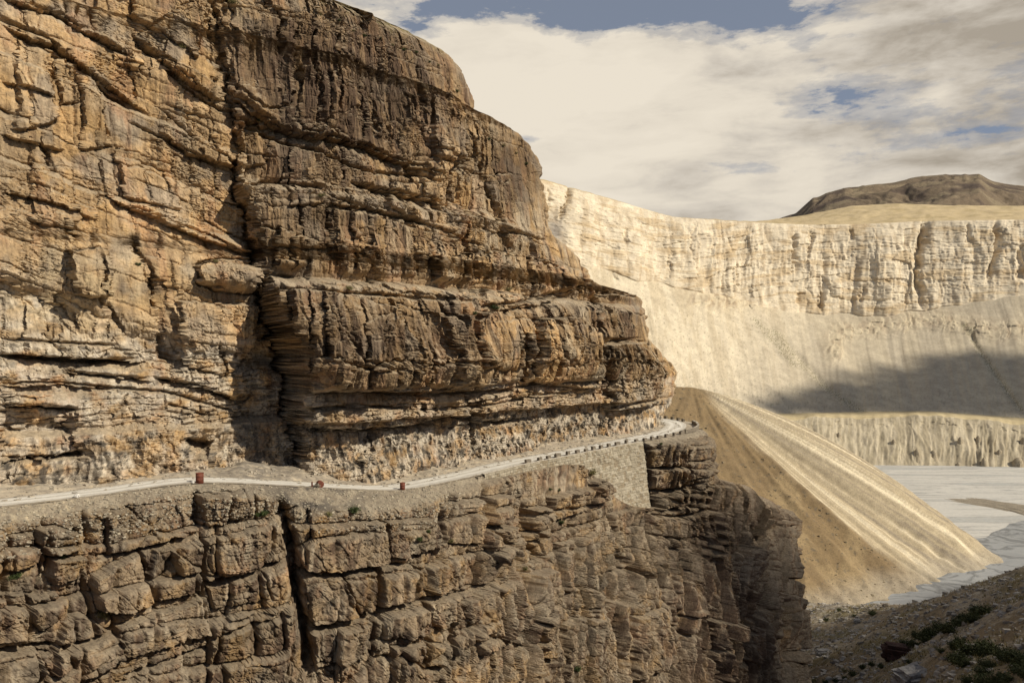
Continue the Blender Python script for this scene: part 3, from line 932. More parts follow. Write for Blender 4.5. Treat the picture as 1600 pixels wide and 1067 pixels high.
D += (1.3 * fbm(SS / 12 + 4, ZZ / 30, 2, 511) + .8 * fbm(SS / 4.5, ZZ / 12, 2, 513)) * sst(0, 5, TT) - 1.6 * wrapm * sst(3, 14, TT)
PX, PY = [a.astype(np.float32) for a in proj(np.dstack([XY + N * (D + .8)[..., None], ZZ]))]
patch = lambda sc, sd_: np.clip(.55 + 1.1 * fbm(SS / sc, ZZ / (sc * .7), 2, sd_), .05, 1.3)
big = .3 + .7 * sst(-.15, .2, fbm(SS / 16, ZZ / 14, 2, 523)) * (1 - .5 * sst(30, 45, TT))
deep = sst(10, 18, TT) * sst(470, 560, PX)
farr = np.maximum(sst(1108, 1150, PX), sst(985, 1060, PX) * sst(13, 19, TT))
deep = np.maximum(deep, farr * sst(6, 10, TT))
dv, rv = layer(SS, zz, 11.0, 4.2, 525, 2.6, 1.8, 1.1, .2, .6, .2, .5)
D += dv * deep * (.8 + .7 * farr)
dv2, rv2 = layer(SS, zz, 5.0, 1.7, 527, 1.0, .8, .5, .12, .3, .2, .5)
D += dv2 * deep * patch(7, 529)
ra, rab, eva, eha, ga, fa = blocks(SS, zz, 3.9, 5.2, 521, .16, .35)
stair = (fa - .5) * 3.9 * .44 * (1 - .85 * sst(11, 22, TT) * sst(470, 520, PX)) * (1 - .5 * sst(18, 30, TT))
D += (stair + 2.0 * (ra - .5) + 1.5 * ((rab - .5) * (ga - .5) + (ra * 7.3 % 1 - .5) * (fa - .5)) - 1.0 * np.exp(-(eha / .22) ** 2) - .7 * np.exp(-(eva / .15) ** 2) + .8 * pillow(eha, .7) * pillow(eva, .6)) * big * fade * (1 - .75 * deep) * .62
r1 = ra
d2, r2 = layer(SS, zz, 2.2, 2.6, 531, 1.1, .8, .5, .12, .3, .2)
D += d2 * patch(9, 533).clip(.0, 1.0) ** 1.5 * fade * (1 - .4 * deep) * .62 * (1 - .5 * farr)
d5, r5 = layer(SS * .85 + zz * .52, zz * .85 - SS * .52, 2.6, 3.0, 545, .7, .7, .25, .1, .25)
D += d5 * patch(8, 547) * fade * .7 * (1 - .7 * farr)
d3, r3 = layer(SS, zz, .62, 1.2, 541, .42, .3, .24, .07, .12)
smo = .25 + .75 * sst(-.12, .22, fbm(SS / 7 + 7, ZZ / 6, 2, 573))
D += d3 * patch(5, 543) * fade * (1 - .5 * farr) * smo
d6, r6 = layer(SS * .75 - zz * .66, zz * .75 + SS * .66, .9, 1.1, 555, .34, .3, .16, .07, .1)
D += d6 * patch(5, 557) * fade * (1 - .7 * farr)
d4, r4 = layer(SS, zz, .3, .5, 551, .22, .14, .12, .06, .08, .3, .6)
D += d4 * patch(4, 553) * fade * smo
flute = sst(8, 22, TT) * sst(500, 900, PX)
D += (flute + .8 * farr * sst(6, 12, TT)) * (1.0 * ridge(SS / 4.2 + .5 * gn(SS / 5, ZZ / 5, 560), ZZ / 22, 3, 561) - .9)
D += .20 * fbm(SS / .9, ZZ / 1.1, 3, 564) * fade + .14 * fbm(SS / .35, ZZ / .5, 2, 567) * (.4 + .6 * fade)
L_CRACKS = [
    ([(440, 790), (455, 840), (460, 890), (470, 950), (482, 1010), (485, 1080)], 11, 3.6), ([(1008, 700), (1006, 780), (1015, 850), (1030, 930), (1045, 1000), (1050, 1080)], 6, 2.2),
    ([(752, 770), (755, 820), (815, 870), (826, 940), (832, 1080)], 5, 1.8), ([(820, 790), (822, 850), (860, 880)], 5, 1.6), ([(1062, 700), (1068, 800)], 5, 1.4), ([(1112, 740), (1120, 830)], 6, 1.6),
    ([(1180, 800), (1165, 900), (1150, 1000), (1145, 1067)], 7, 1.8), ([(940, 860), (955, 930), (980, 1067)], 8, 2.0), ([(890, 800), (905, 900), (890, 1000)], 6, 1.3), ([(1225, 830), (1215, 950), (1230, 1040)], 6, 1.4),
    ([(590, 890), (585, 960), (600, 965)], 5, 1.3), ([(605, 810), (608, 890)], 4, .9), ([(530, 895), (540, 940), (565, 965)], 3, .7),
    ([(465, 893), (530, 892), (600, 885), (640, 882)], 4, 1.5), ([(480, 980), (560, 965), (600, 948), (670, 940)], 5, 1.7), ([(590, 955), (680, 935), (740, 925), (800, 905)], 4, 1.4),
    ([(316, 912), (370, 900), (430, 880), (460, 872)], 4.5, 1.7), ([(65, 860), (70, 900), (60, 930)], 5, 1.3), ([(150, 860), (130, 900), (145, 960), (150, 1000)], 5, 1.5), ([(150, 870), (230, 860), (310, 835)], 4, 1.2),
    ([(0, 1020), (70, 1010), (150, 1000), (190, 975)], 5, 1.4), ([(240, 850), (232, 905), (240, 940)], 5, 1.2), ([(310, 770), (315, 840), (318, 930), (325, 985)], 4, 1.1), ([(235, 945), (310, 925), (320, 935)], 3.5, 1.0),
    ([(150, 960), (200, 955), (240, 945)], 4, 1.1), ([(200, 1060), (270, 1035), (330, 1010)], 4.5, 1.2), ([(320, 1000), (400, 970), (470, 950)], 4, 1.1), ([(60, 1067), (110, 1040), (95, 1000)], 5, 1.2),
    ([(1010, 765), (1060, 765), (1105, 752)], 3.5, 1.2), ([(1010, 805), (1062, 806), (1110, 796)], 4, 1.4), ([(1010, 835), (1070, 842)], 4, 1.0), ([(760, 830), (840, 800), (920, 790), (1000, 770)], 4, 1.1),
    ([(820, 850), (880, 830), (950, 810)], 4, 1.0), ([(640, 1067), (700, 1000), (760, 960)], 5, .9), ([(540, 1067), (560, 1020), (600, 990)], 4, .9),
]
L_BLOCKS = [
    ([(58, 825), (94, 821), (131, 836), (127, 858), (76, 870), (60, 850)], 1.5), ([(-20, 840), (15, 850), (13, 878), (-20, 878)], .8), ([(15, 840), (54, 832), (69, 876), (22, 898)], .6), ([(76, 872), (138, 869), (140, 901), (83, 916)], 1.0),
    ([(160, 803), (203, 792), (218, 811), (261, 836), (312, 832), (232, 854), (170, 872)], .8), ([(308, 774), (384, 767), (395, 803), (326, 829)], 1.2), ([(145, 898), (218, 861), (239, 941), (203, 959), (152, 952), (143, 916)], 1.6),
    ([(218, 858), (261, 854), (316, 890), (316, 927), (239, 941)], 1.2), ([(261, 854), (312, 843), (319, 887), (276, 898)], 1.5), ([(316, 840), (435, 814), (455, 872), (399, 890), (319, 908)], 1.3), ([(323, 916), (410, 894), (424, 934), (334, 956)], .6),
    ([(410, 894), (464, 880), (468, 934), (424, 937)], .3), ([(326, 970), (468, 941), (475, 1090), (326, 1090)], .8), ([(94, 970), (123, 956), (145, 970), (192, 999), (199, 1028), (127, 1067), (73, 1067)], 1.2), ([(178, 977), (326, 934), (328, 988), (199, 1032)], 1.0),
    ([(44, 930), (94, 927), (98, 959), (65, 988), (44, 970)], 1.0), ([(-30, 1025), (65, 1017), (73, 1090), (-30, 1090)], .8), ([(-30, 930), (40, 925), (42, 1000), (-30, 1010)], .8), ([(447, 821), (603, 814), (608, 879), (501, 898), (472, 883)], 1.8),
    ([(465, 898), (534, 898), (559, 959), (498, 979), (472, 966)], 1.9), ([(534, 898), (588, 890), (590, 941), (574, 966), (559, 963)], 1.5), ([(592, 887), (650, 883), (643, 948), (592, 950)], 1.4), ([(607, 814), (679, 810), (697, 854), (610, 878)], 1.0),
    ([(650, 883), (668, 879), (668, 912), (650, 941)], .7), ([(668, 883), (697, 879), (712, 912), (686, 930), (668, 923)], 1.2), ([(665, 934), (708, 930), (712, 966), (675, 981)], 1.1), ([(592, 959), (668, 948), (672, 992), (596, 999)], 1.2),
    ([(480, 985), (563, 974), (567, 1028), (490, 1046)], 1.3), ([(563, 977), (596, 966), (596, 1017), (567, 1024)], .6), ([(755, 774), (791, 772), (784, 818), (762, 820)], 1.7), ([(750, 825), (802, 821), (799, 869), (770, 876), (752, 854)], 1.6),
    ([(822, 792), (853, 792), (857, 818), (842, 843), (828, 825)], 1.9), ([(820, 894), (857, 887), (857, 963), (828, 970)], 2.0), ([(828, 970), (857, 963), (855, 1028), (835, 1028)], 1.2), ([(854, 775), (917, 758), (919, 796), (861, 817)], 1.3),
    ([(919, 750), (953, 741), (953, 779), (921, 792)], 1.6), ([(1009, 691), (1068, 687), (1074, 729), (1014, 731)], 1.5), ([(1011, 731), (1076, 730), (1072, 765), (1016, 767)], 1.5), ([(1070, 691), (1108, 683), (1110, 716), (1076, 721)], .9),
    ([(1076, 723), (1112, 718), (1114, 741), (1076, 752)], 1.0), ([(1022, 771), (1072, 767), (1072, 792), (1026, 796)], 1.3), ([(1014, 800), (1055, 796), (1068, 838), (1022, 842)], 1.1), ([(1055, 792), (1093, 792), (1101, 834), (1068, 838)], .9),
    ([(942, 871), (967, 855), (997, 892), (984, 947), (959, 938)], -2.0), ([(1185, 808), (1221, 813), (1229, 871), (1223, 909), (1189, 888)], 1.1), ([(1089, 963), (1127, 963), (1131, 1056), (1101, 1056)], 1.5), ([(1143, 909), (1173, 938), (1177, 1022), (1148, 1030)], 1.2),
    ([(1118, 796), (1135, 808), (1135, 842), (1118, 854)], 1.0), ([(690, 790), (745, 775), (748, 850), (700, 850)], .8), ([(955, 800), (1003, 790), (1008, 860), (965, 850)], .7), ([(870, 850), (935, 830), (940, 940), (885, 960)], .7),
    ([(720, 940), (810, 905), (815, 1000), (740, 1020)], .9), ([(1030, 860), (1080, 850), (1090, 950), (1045, 960)], .9), ([(980, 960), (1030, 940), (1040, 1080), (985, 1080)], .9), ([(610, 1010), (700, 1000), (710, 1080), (610, 1080)], .8),
    ([(870, 970), (930, 960), (950, 1080), (880, 1080)], .7), ([(1190, 920), (1235, 930), (1240, 1030), (1195, 1040)], .8),
]
TONE = np.ones(PX.shape, np.float32)
for k, (pts, off) in enumerate(L_BLOCKS):
    block_poly(D, TONE, PX, PY, pts, off * 1.1, 200 + k, 3.5, .6, .6)
for k, (pts, wd, dp) in enumerate(L_CRACKS):
    crack(D, PX, PY, MPP, pts, wd * .75, dp, 3.0, 70 + k)
D *= sst(0, .8, TT)
pxw = np.interp(S_true, GS, PXE)
wall_h = np.interp(pxw, [700, 752, 760, 800, 880, 905, 925, 950, 975, 1002, 1008], [0, 0, .9, 1.1, 1.2, 1.8, 4.2, 8.0, 10.5, 11.5, 11.5])
wm = (pxw > 745) & (pxw < 1010)
eoL = edge_off(S_true)
D = np.where(wm & (TT < wall_h - .25), np.minimum(D, eoL + .12 * TT - .7 - OFF), D)
D = np.where(wm & (TT >= wall_h - .25), np.maximum(D, eoL + .13 * wall_h + .55 + .5 * gn(SS / 1.3, TT / 1.1, 595) + .25 * (TT - wall_h).clip(0, 3) - OFF), D)
P = np.dstack([XY + N * D[..., None], ZZ + .06 * gn(SS / .8, TT / .8, 590) * sst(0, .5, TT)])
c = np.ones(P.shape) * lerp(TAN, GREY, .4)
c = mixc(c, OCH * .95, .75 * sst(-.05, .35, fbm(SS / 5, ZZ / 4, 3, 601)))
c = mixc(c, GREY * .85, .6 * sst(.05, .4, fbm(SS / 3.5, ZZ / 3, 4, 603)))
c = mixc(c, RUST, .55 * sst(.08, .4, fbm(SS / 3, ZZ / 4, 4, 605)))
c *= (0.68 + .22 * r1 + .3 * r2)[..., None] * TONE[..., None]
c *= (.84 + .32 * r3)[..., None]
c = mixc(c, PALE, .6 * sst(.15, .45, fbm(SS / 1.6, ZZ / 7, 4, 607)))
stre = fbm(SS / 1.0, ZZ / 9, 4, 611, .6)
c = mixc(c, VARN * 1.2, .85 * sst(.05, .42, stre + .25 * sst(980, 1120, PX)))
c = mixc(c, VARN * 2.0, .45 * sst(1000, 1060, PX) * sst(8, 14, TT))  # darker brown low down towards the right end
nn = np.cross(np.gradient(P, axis=0), np.gradient(P, axis=1))
nn /= np.linalg.norm(nn, axis=2)[..., None] + 1e-9
c = mixc(c, DUST * .9, .7 * sst(.55, .85, nn[..., 2])) * np.array([.84, .85, .88])
rub = lerp(np.array([.29, .245, .185]), np.array([.115, .10, .085]), (np.exp(-(((PX - 490) / 90) ** 2)) * sst(-.3, .2, fbm(SS / 2, TT / 1.5, 3, 621)))[..., None])
rub = lerp(rub, np.array([.48, .40, .28]), (sst(.1, .4, fbm(SS / .5, TT / .5, 3, 623)) * sst(60, -40, np.abs(PX - 80) - 60) * .8)[..., None])
c = mixc(c, rub, 1 - rockm)
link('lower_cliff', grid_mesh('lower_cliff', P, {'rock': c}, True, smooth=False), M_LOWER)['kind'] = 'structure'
add_pick(P)
LOW_P = P
capw = np.where(np.arange(XY.shape[1]) < 1380, 5.5, 3.6)
uc = np.linspace(0, 1, 14)[:, None, None]
Pc = np.zeros((14, XY.shape[1], 3))
Pc[..., :2] = P[0, :, :2][None] - N[0][None] * uc * capw[None, :, None]
Pc[..., 2] = P[0, :, 2][None] - .10 + .05 * np.minimum(1, 0 * uc[..., 0])
link('ground', grid_mesh('ground', Pc, {'rock': np.ones(Pc.shape) * np.array([.34, .29, .23])}), M_SPUR)['kind'] = 'structure'

# ------------------------------------------------------------------ valley: ground, river, far cliff, spur, hillside, mountain
ZR = -100.0


def rows_interp(tab, xs):
    """tab: list of (px, py, d); returns (n,3) world points, smoothed along px"""
    a = np.array(tab, float)
    y = np.interp(xs, a[:, 0], a[:, 1])
    d = np.interp(xs, a[:, 0], a[:, 2])
    k = max(3, len(xs) // 40) | 1
    ker = np.hanning(k + 2)[1:-1]
    ker /= ker.sum()
    sm = lambda v: np.convolve(np.pad(v, k // 2, 'edge'), ker, 'valid')
    y, d = sm(y), sm(d)
    return np.stack([(xs - 800) / F * d, d, (HZ - y) / F * d], 1)


xs = np.linspace(640, 1990, 1150)
rim = rows_interp([(640, 262, 820), (850, 282, 900), (950, 310, 950), (1050, 339, 990), (1150, 346, 1020), (1260, 351, 1050), (1350, 350, 1060), (1450, 345, 1060), (1600, 343, 1050), (1750, 343, 1000), (1990, 343, 930)], xs)
base = rows_interp([(640, 380, 780), (850, 402, 860), (950, 422, 905), (1050, 450, 945), (1150, 468, 985), (1260, 490, 1012), (1350, 494, 1024), (1450, 486, 1024), (1600, 455, 1012), (1750, 455, 965), (1990, 460, 890)], xs)
base += (terb_dir := np.stack([0 * xs, -12 * np.asarray(fbm(xs / 75, xs * 0 + .5, 4, 693)), -8 * np.asarray(fbm(xs / 75, xs * 0 + .5, 4, 693))], 1))
terb = rows_interp([(640, 665, 560), (850, 658, 640), (950, 652, 690), (1050, 650, 730), (1150, 648, 770), (1260, 645, 800), (1350, 643, 812), (1450, 642, 812), (1600, 653, 800), (1750, 660, 760), (1990, 668, 710)], xs)
bankt = terb.copy()
bankt[:, 1] -= 45
bankt[:, 0] = (xs - 800) / F * bankt[:, 1]
bankt[:, 2] += -2.0 + 3.5 * np.asarray(fbm(xs / 40, xs * 0 + .5, 3, 697))
foot = bankt.copy()
foot[:, 1] -= 48
foot[:, 0] = (xs - 800) / F * foot[:, 1]
foot[:, 2] = ZR - 2
plat = rows_interp([(640, 262, 1200), (850, 282, 1300), (1050, 342, 1350), (1180, 347, 1400), (1260, 336, 1450), (1330, 322, 1480), (1400, 318, 1500), (1480, 321, 1500), (1600, 322, 1500), (1990, 325, 1500)], xs)
back = plat * 2.0
back[:, 2] *= .93
segs = [(foot, bankt, 90), (bankt, terb, 26), (terb, base, 170), (base, rim, 210), (rim, plat, 50), (plat, back, 14)]
rowsP, rowk, rowt = [], [], []
for k, (a_, b_, n_) in enumerate(segs):
    for u in np.linspace(0, 1, n_, endpoint=False):
        q = a_ * (1 - u) + b_ * u
        if k == 2:
            q[:, 2] -= 7.0 * math.sin(math.pi * u)
        if k == 3:
            q[:, :2] = a_[:, :2] * (1 - u ** 1.15) + b_[:, :2] * u ** 1.15
        rowsP.append(q)
        rowk.append(k)
        rowt.append(u)
Pf = np.array(rowsP)
K = np.array(rowk)[:, None] + 0 * xs[None, :]
U = np.array(rowt)[:, None] + 0 * xs[None, :]
ssx = np.r_[0, np.cumsum(np.hypot(*np.diff(base[:, :2], axis=0).T))][None, :] + 0 * U
Zf = Pf[..., 2]
PX, PY = [a.astype(np.float32) for a in proj(Pf)]
nf = plan_normals(np.repeat(base[None, :, :2], 2, 0))[0][None]
cliff = ((K == 3) * 1.0)
cl = cliff * np.sin(np.pi * np.clip(U, .0, 1)) ** .35
rgh = np.clip(.35 + 1.3 * fbm(ssx / 120, Zf / 300, 2, 699) + .35 * sst(1000, 1300, PX), .15, 1.1)
D = cl * (10 * fbm(ssx / 70, Zf / 200, 2, 701) + rgh * (4.2 * (ridge(ssx / 30 + .4 * gn(ssx / 30, Zf / 30, 700), Zf / 160, 3, 703) - .9) + 1.8 * fbm(ssx / 7, Zf / 30, 3, 705)))
rightw = sst(1000, 1250, PX)
zst = Zf + 6 * gn(ssx / 160, Zf * 0, 709) + .10 * ssx * (1 - rightw)
b1, b1b, e1, h1, g1, f1 = blocks(ssx, zst, 26, 26, 711, .3, .5)
D += cl * rgh * (4 * (b1 - .5) + 1.5 * pillow(e1, 3) * pillow(h1, 4))
b2, b2b, e2, h2, g2, f2 = blocks(ssx, zst, 8, 14, 721, .3, .5)
D += cl * (1.3 * (b2 - .5) * rgh + .9 * pillow(e2, 1.2))
b3, b3b, e3, h3, g3, f3 = blocks(ssx, zst, 2.6, 5, 731, .3, .5)
D += cl * (1.2 * (b3 - .5))
F_CR = [([(1448, 348), (1440, 380), (1432, 420), (1440, 478)], 9, 26), ([(1555, 350), (1560, 390), (1545, 440)], 7, 16), ([(1598, 390), (1600, 440)], 8, 14), ([(893, 290), (885, 320), (872, 345)], 5, 14),
        ([(858, 295), (860, 330)], 4, 8), ([(1240, 362), (1245, 430)], 5, 12), ([(1268, 360), (1260, 410)], 4, 8), ([(1288, 452), (1280, 482)], 8, 16), ([(1253, 455), (1250, 475)], 6, 10), ([(975, 355), (978, 385)], 4, 8),
        ([(1150, 410), (1152, 450)], 3, 6), ([(1345, 450), (1345, 475)], 4, 7), ([(1080, 350), (1075, 400)], 4, 5), ([(1510, 350), (1515, 380)], 4, 8), ([(1330, 360), (1332, 375)], 4, 6), ([(1048, 395), (1045, 425)], 4, 6), ([(960, 425), (964, 440)], 3, 6)]
for k, (pts, wd, dp) in enumerate(F_CR):
    crack(D, PX, PY, None, pts, wd * .7, dp * .62, 7.0, 170 + k)
# lower outcrop band on the right of the scree, and rock ribs in the scree
scr = (K == 2)
ob = scr * np.clip(np.exp(-((PY - (508 + 8 * np.sin(PX / 40.))) / 16) ** 2) * sst(1280, 1330, PX) + np.exp(-((PY - 465) / 18.) ** 2) * sst(1040, 1120, PX) * (1 - sst(1210, 1240, PX)) + np.exp(-(((PX - 1300) / 14) ** 2 + ((PY - 545) / 24.) ** 2)), 0, 1)
D += ob * (6 + 3 * ridge(ssx / 16, Zf / 60, 3, 741) * .6 + 4 * (b2 - .5) + 2.5 * (b3 - .5))
gul = scr * (3.2 * fbm(ssx / 48 + .2 * Zf / 48, Zf / 300, 3, 742) * np.sin(np.pi * U) + .7 * fbm(ssx / 9 + .25 * Zf / 9, Zf / 220, 3, 743) + .10 * fbm(ssx / 2.5 + .25 * Zf / 2.5, Zf / 60, 2, 745))
for pts, wd, dp in (([(1225, 530), (1290, 600), (1345, 640)], 5, 3.5), ([(1290, 545), (1310, 555)], 6, -4), ([(1505, 510), (1560, 590), (1595, 640)], 4, 4), ([(1180, 520), (1230, 570)], 4, 2.5)):
    crack(gul, PX, PY, None, pts, wd, dp * .6, 1.5, 190)
bk_ = (K == 0) * np.sin(np.pi * np.clip(U, 0, 1)) ** .5
D += bk_ * (9 * (ridge(ssx / (21 + 0 * ssx) + 2.4 * gn(ssx / 90, Zf / 90, 749) + .25 * gn(ssx / 14, Zf / 14, 750), Zf / 90, 3, 751) - .8) * (.35 + .65 * (1 - U)) * np.clip(.5 + 1.6 * fbm(ssx / 70, Zf / 200, 2, 752), .1, 1.3) + 5 * fbm(ssx / 34, Zf / 30, 3, 754) + 1.6 * fbm(ssx / 5, Zf / 9, 3, 753) + 3 * (b3 - .5) * sst(.7, .9, U))
Pf[..., :2] += nf * D[..., None]
Pf[..., 2] += gul + (K == 4) * 3 * fbm(ssx / 40, U * 4, 3, 755) * np.minimum(1, U * 6)
FT, FS, FD = np.array([.62, .535, .41]), np.array([.57, .495, .375]), np.array([.45, .36, .25])
c = np.ones(Pf.shape) * FS
c = np.where((K == 3)[..., None], lerp(FT, FD, (sst(-.05, .45, fbm(ssx / 12, Zf / 30, 4, 761)) * .75)[..., None]), c)
c = mixc(c, np.array([.45, .33, .19]), .6 * (K == 3) * sst(.0, .4, fbm(ssx / 60, zst / 10, 3, 763)))
c *= np.where((K == 3)[..., None], (.88 + .14 * b3 + .14 * b2)[..., None], 1)
c = mixc(c, np.array([.16, .15, .15]), .8 * (K == 3) * np.exp(-(((PX - 868) / 16) ** 2 + ((PY - 360) / 24) ** 2)))  # cleft shadow painted as a dark patch on the cliff face
c = mixc(c, np.array([.46, .385, .275]), (K == 2) * .75 * sst(-.1, .35, fbm(ssx / 20 + .35 * Zf / 20, Zf / 130, 4, 772) + .35 * fbm(ssx / 4, Zf / 30, 3, 773)))
c = mixc(c, np.array([.26, .22, .155]), (K == 2) * .7 * sst(.34, .5, fbm(ssx / 2.6, Zf / 2.6, 2, 774)))
greyr = np.array([.42, .365, .285])
c = mixc(c, greyr, (K == 2) * .8 * sst(1060, 1330, PX + (PY - 560) * .9))
c = mixc(c, np.array([.22, .20, .15]), (K == 2) * .7 * sst(.2, .5, fbm(ssx / 3, Zf / 5, 3, 765)) * sst(560, 640, PY))
c = mixc(c, lerp(np.array([.56, .47, .33]), np.array([.36, .27, .18]), sst(-.1, .3, fbm(ssx / 9, Zf / 12, 3, 768))[..., None]), ob.clip(0, 1) * .9)
c = mixc(c, lerp(np.array([.44, .38, .28]), np.array([.36, .315, .245]), sst(-.2, .2, fbm(ssx / 38 + .3 * Zf / 38, Zf / 130, 3, 770))[..., None]), (K == 2) * .5 * sst(1150, 1350, PX))
for pts, wd in (([(1210, 520), (1260, 575), (1300, 612), (1345, 642)], 7), ([(1505, 510), (1560, 590), (1598, 642)], 6), ([(1180, 500), (1220, 545), (1240, 570)], 5)):
    dd, _t = polydist(PX + 4 * gn(PX / 9, PY / 9, 780), PY + 4 * gn(PX / 9, PY / 9, 781), pts)
    c = mixc(c, np.array([.13, .12, .06]), (K == 2) * .8 * np.exp(-(dd / wd) ** 2) * sst(-.05, .25, fbm(ssx / 1.1, Zf / 1.1, 3, 782)))
c = mixc(c, np.array([.45, .37, .22]), (K == 1) * .9)
c = mixc(c, lerp(np.array([.30, .255, .18]), np.array([.44, .38, .28]), sst(-.2, .3, fbm(ssx / 6, Zf / 30, 3, 767))[..., None]), (K == 0) * .95)
c = mixc(c, np.array([.46, .36, .21]), (K >= 4) * .9)
c = mixc(c, np.array([.36, .28, .15]), (K >= 4) * .7 * sst(0, .4, fbm(ssx / 25, U * 9, 4, 769)))
link('far_cliff', grid_mesh('far_cliff', Pf, {'rock': c}), M_FAR)['kind'] = 'structure'
add_pick(Pf)
FAR_I = len(PICK) - 1

# bare brown mountain far behind
xm = np.linspace(1120, 2000, 420)
cr = np.interp(xm, [1120, 1200, 1243, 1262, 1290, 1320, 1350, 1400, 1440, 1475, 1530, 1548, 1570, 1600, 1700, 2000], [352, 346, 333, 316, 302, 294, 291, 284, 275, 273, 272, 282, 287, 290, 300, 330])
cr = cr + 1.5 * fbm(xm / 30, xm * 0 + .5, 4, 771)
cr -= 3 * np.exp(-((xm - 1270) / 5) ** 2)
dm = np.linspace(2300, 4400, 260)
XX, DD = np.meshgrid(xm, dm)
zc = (HZ - cr)[None] / F * 3600
zm = zc - np.maximum(3600 - DD, 0) * .36 - np.maximum(DD - 3600, 0) * .5
kz = np.clip(np.abs(DD - 3600) / 250, 0, 1)
Xw = (XX - 800) / F * 3600
zm = zm + kz * 34 * (ridge(Xw / 420 + .4 * gn(Xw / 300, DD / 300, 772), DD / 700, 4, 773) - .7)
Pm = np.dstack([Xw * DD / 3600, DD, zm])
c = np.ones(Pm.shape) * np.array([.165, .125, .085])
c = mixc(c, np.array([.085, .062, .05]), .9 * sst(-.05, .3, fbm(Xw / 200, DD / 160, 4, 775)))
c = mixc(c, np.array([.25, .20, .13]), .7 * sst(.0, .35, fbm(Xw / 260 + 9, DD / 100, 4, 777)))
link('mountain', grid_mesh('mountain', Pm, {'rock': c}), M_MOUNT)['kind'] = 'structure'

# valley floor, one sheet
gxs, gys = np.linspace(-600, 2600, 60), np.linspace(-300, 2600, 60)
GXX, GYY = np.meshgrid(gxs, gys)
Pg = np.dstack([GXX, GYY, 0 * GXX + ZR - .5])
c = np.ones(Pg.shape) * np.array([.36, .32, .26])
link('valley_floor', grid_mesh('valley_floor', Pg, {'rock': c}), M_SPUR)['kind'] = 'structure'


def sheet(name, x0, x1, y0, y1, z, mat):
    A = np.dstack(list(np.meshgrid(np.linspace(x0, x1, 12), np.linspace(y0, y1, 12))) + [np.full((12, 12), z)])
    o = link(name, grid_mesh(name, A), mat)
    o['kind'] = 'structure'
    return o


# braided pale riverbed beyond the spur, and the silty river this side
m = bpy.data.materials.new('braided_riverbed')
m.use_nodes = True
t = NT(m.node_tree)
co = t.n('ShaderNodeTexCoord').outputs['Object']
wv = t.mapping(co, (.0035, .020, 1), rot=(0, 0, math.radians(-7)))
nz = t.noise(wv, 2.6, 6, .6, .8)
pp = t.m('PINGPONG', t.m('MULTIPLY', nz, 7.0), .5)
base_c = t.ramp(nz, [(.34, (.40, .38, .345)), (.50, (.50, .475, .43)), (.58, (.34, .325, .30)), (.70, (.31, .335, .33))])
lines = t.mix(t.ramp(pp, [(.0, (.85, .85, .85)), (.05, (.5, .5, .5)), (.12, (0, 0, 0))]), base_c, (.19, .185, .175, 1))
cc = t.mix(.3, lines, t.ramp(t.noise(co, .4, 6, .6), [(.3, (.32, .31, .29)), (.7, (.62, .59, .54))]))
rg = t.ramp(nz, [(.66, (.9, .9, .9)), (.70, (.25, .25, .25))])
bs = t.n('ShaderNodeBsdfPrincipled', None, Base_Color=cc, Roughness=rg)
t.set(bs, 'Normal', t.n('ShaderNodeBump', None, Strength=.3, Distance=1.0, Height=nz).outputs[0])
t.n('ShaderNodeOutputMaterial', None, Surface=bs.outputs[0])
sheet('riverbed', 60, 1500, 300, 760, ZR - .2, m)
m = bpy.data.materials.new('silty_river')
m.use_nodes = True
t = NT(m.node_tree)
co = t.n('ShaderNodeTexCoord').outputs['Object']
wv = t.mapping(co, (.018, .026, 1), rot=(0, 0, math.radians(28)))
nz = t.noise(wv, 1.6, 7, .62, 1.2)
pp = t.m('PINGPONG', t.m('MULTIPLY', nz, 4.0), .5)
base_c = t.ramp(nz, [(.33, (.24, .245, .25)), (.5, (.33, .335, .335)), (.62, (.27, .275, .28))])
lines = t.mix(t.ramp(pp, [(.0, (.95, .95, .95)), (.10, (.6, .6, .6)), (.24, (0, 0, 0))]), base_c, (.12, .125, .13, 1))
bs = t.n('ShaderNodeBsdfPrincipled', None, Base_Color=lines, Roughness=.42)
t.set(bs, 'Normal', t.n('ShaderNodeBump', None, Strength=.5, Distance=.6, Height=t.m('ADD', nz, t.m('MULTIPLY', t.noise(co, .35, 5, .6), .4))).outputs[0])
t.n('ShaderNodeOutputMaterial', None, Surface=bs.outputs[0])
xr, ur = np.meshgrid(np.linspace(60, 760, 160), np.linspace(0, 1, 40))
y1r = np.interp(xr, [60, 230, 262, 300, 330, 360, 760], [400, 415, 430, 462, 486, 500, 540]) + 7 * np.asarray(fbm(xr / 22, xr * 0 + .5, 3, 825))
Pv = np.dstack([xr, 280 + (y1r - 280) * ur, 0 * xr + ZR - .1])
link('river', grid_mesh('river', Pv), m)['kind'] = 'structure'

# scree spur: a long debris fan running down to the river
sx_, sy_ = np.arange(-70, 300, .75), np.arange(215, 620, .75)
X, Y = np.meshgrid(sx_, sy_)
A0, A1 = np.array([10, 405, -12.0]), np.array([106, 452, -17.0])
v = A1 - A0
tt = np.clip(((X - A0[0]) * v[0] + (Y - A0[1]) * v[1]) / (v[0] ** 2 + v[1] ** 2), 0, 1)
cx, cy, cz = [A0[k] + v[k] * tt for k in range(3)]
r = np.hypot(X - cx, Y - cy)
ph = np.arctan2(Y - A1[1], X - A1[0])
phd = np.degrees(ph)
rA = np.hypot(X - A1[0], Y - A1[1])
Zs0 = cz - r * .55
qx, qy = proj(np.dstack([X, Y, Zs0]))
bx = np.interp(qy, [560, 603, 640, 680, 735, 790, 840, 890, 1000], [1055, 1092, 1122, 1168, 1238, 1305, 1378, 1465, 1620]) + 7 * gn(qy / 22, qy * 0, 801)
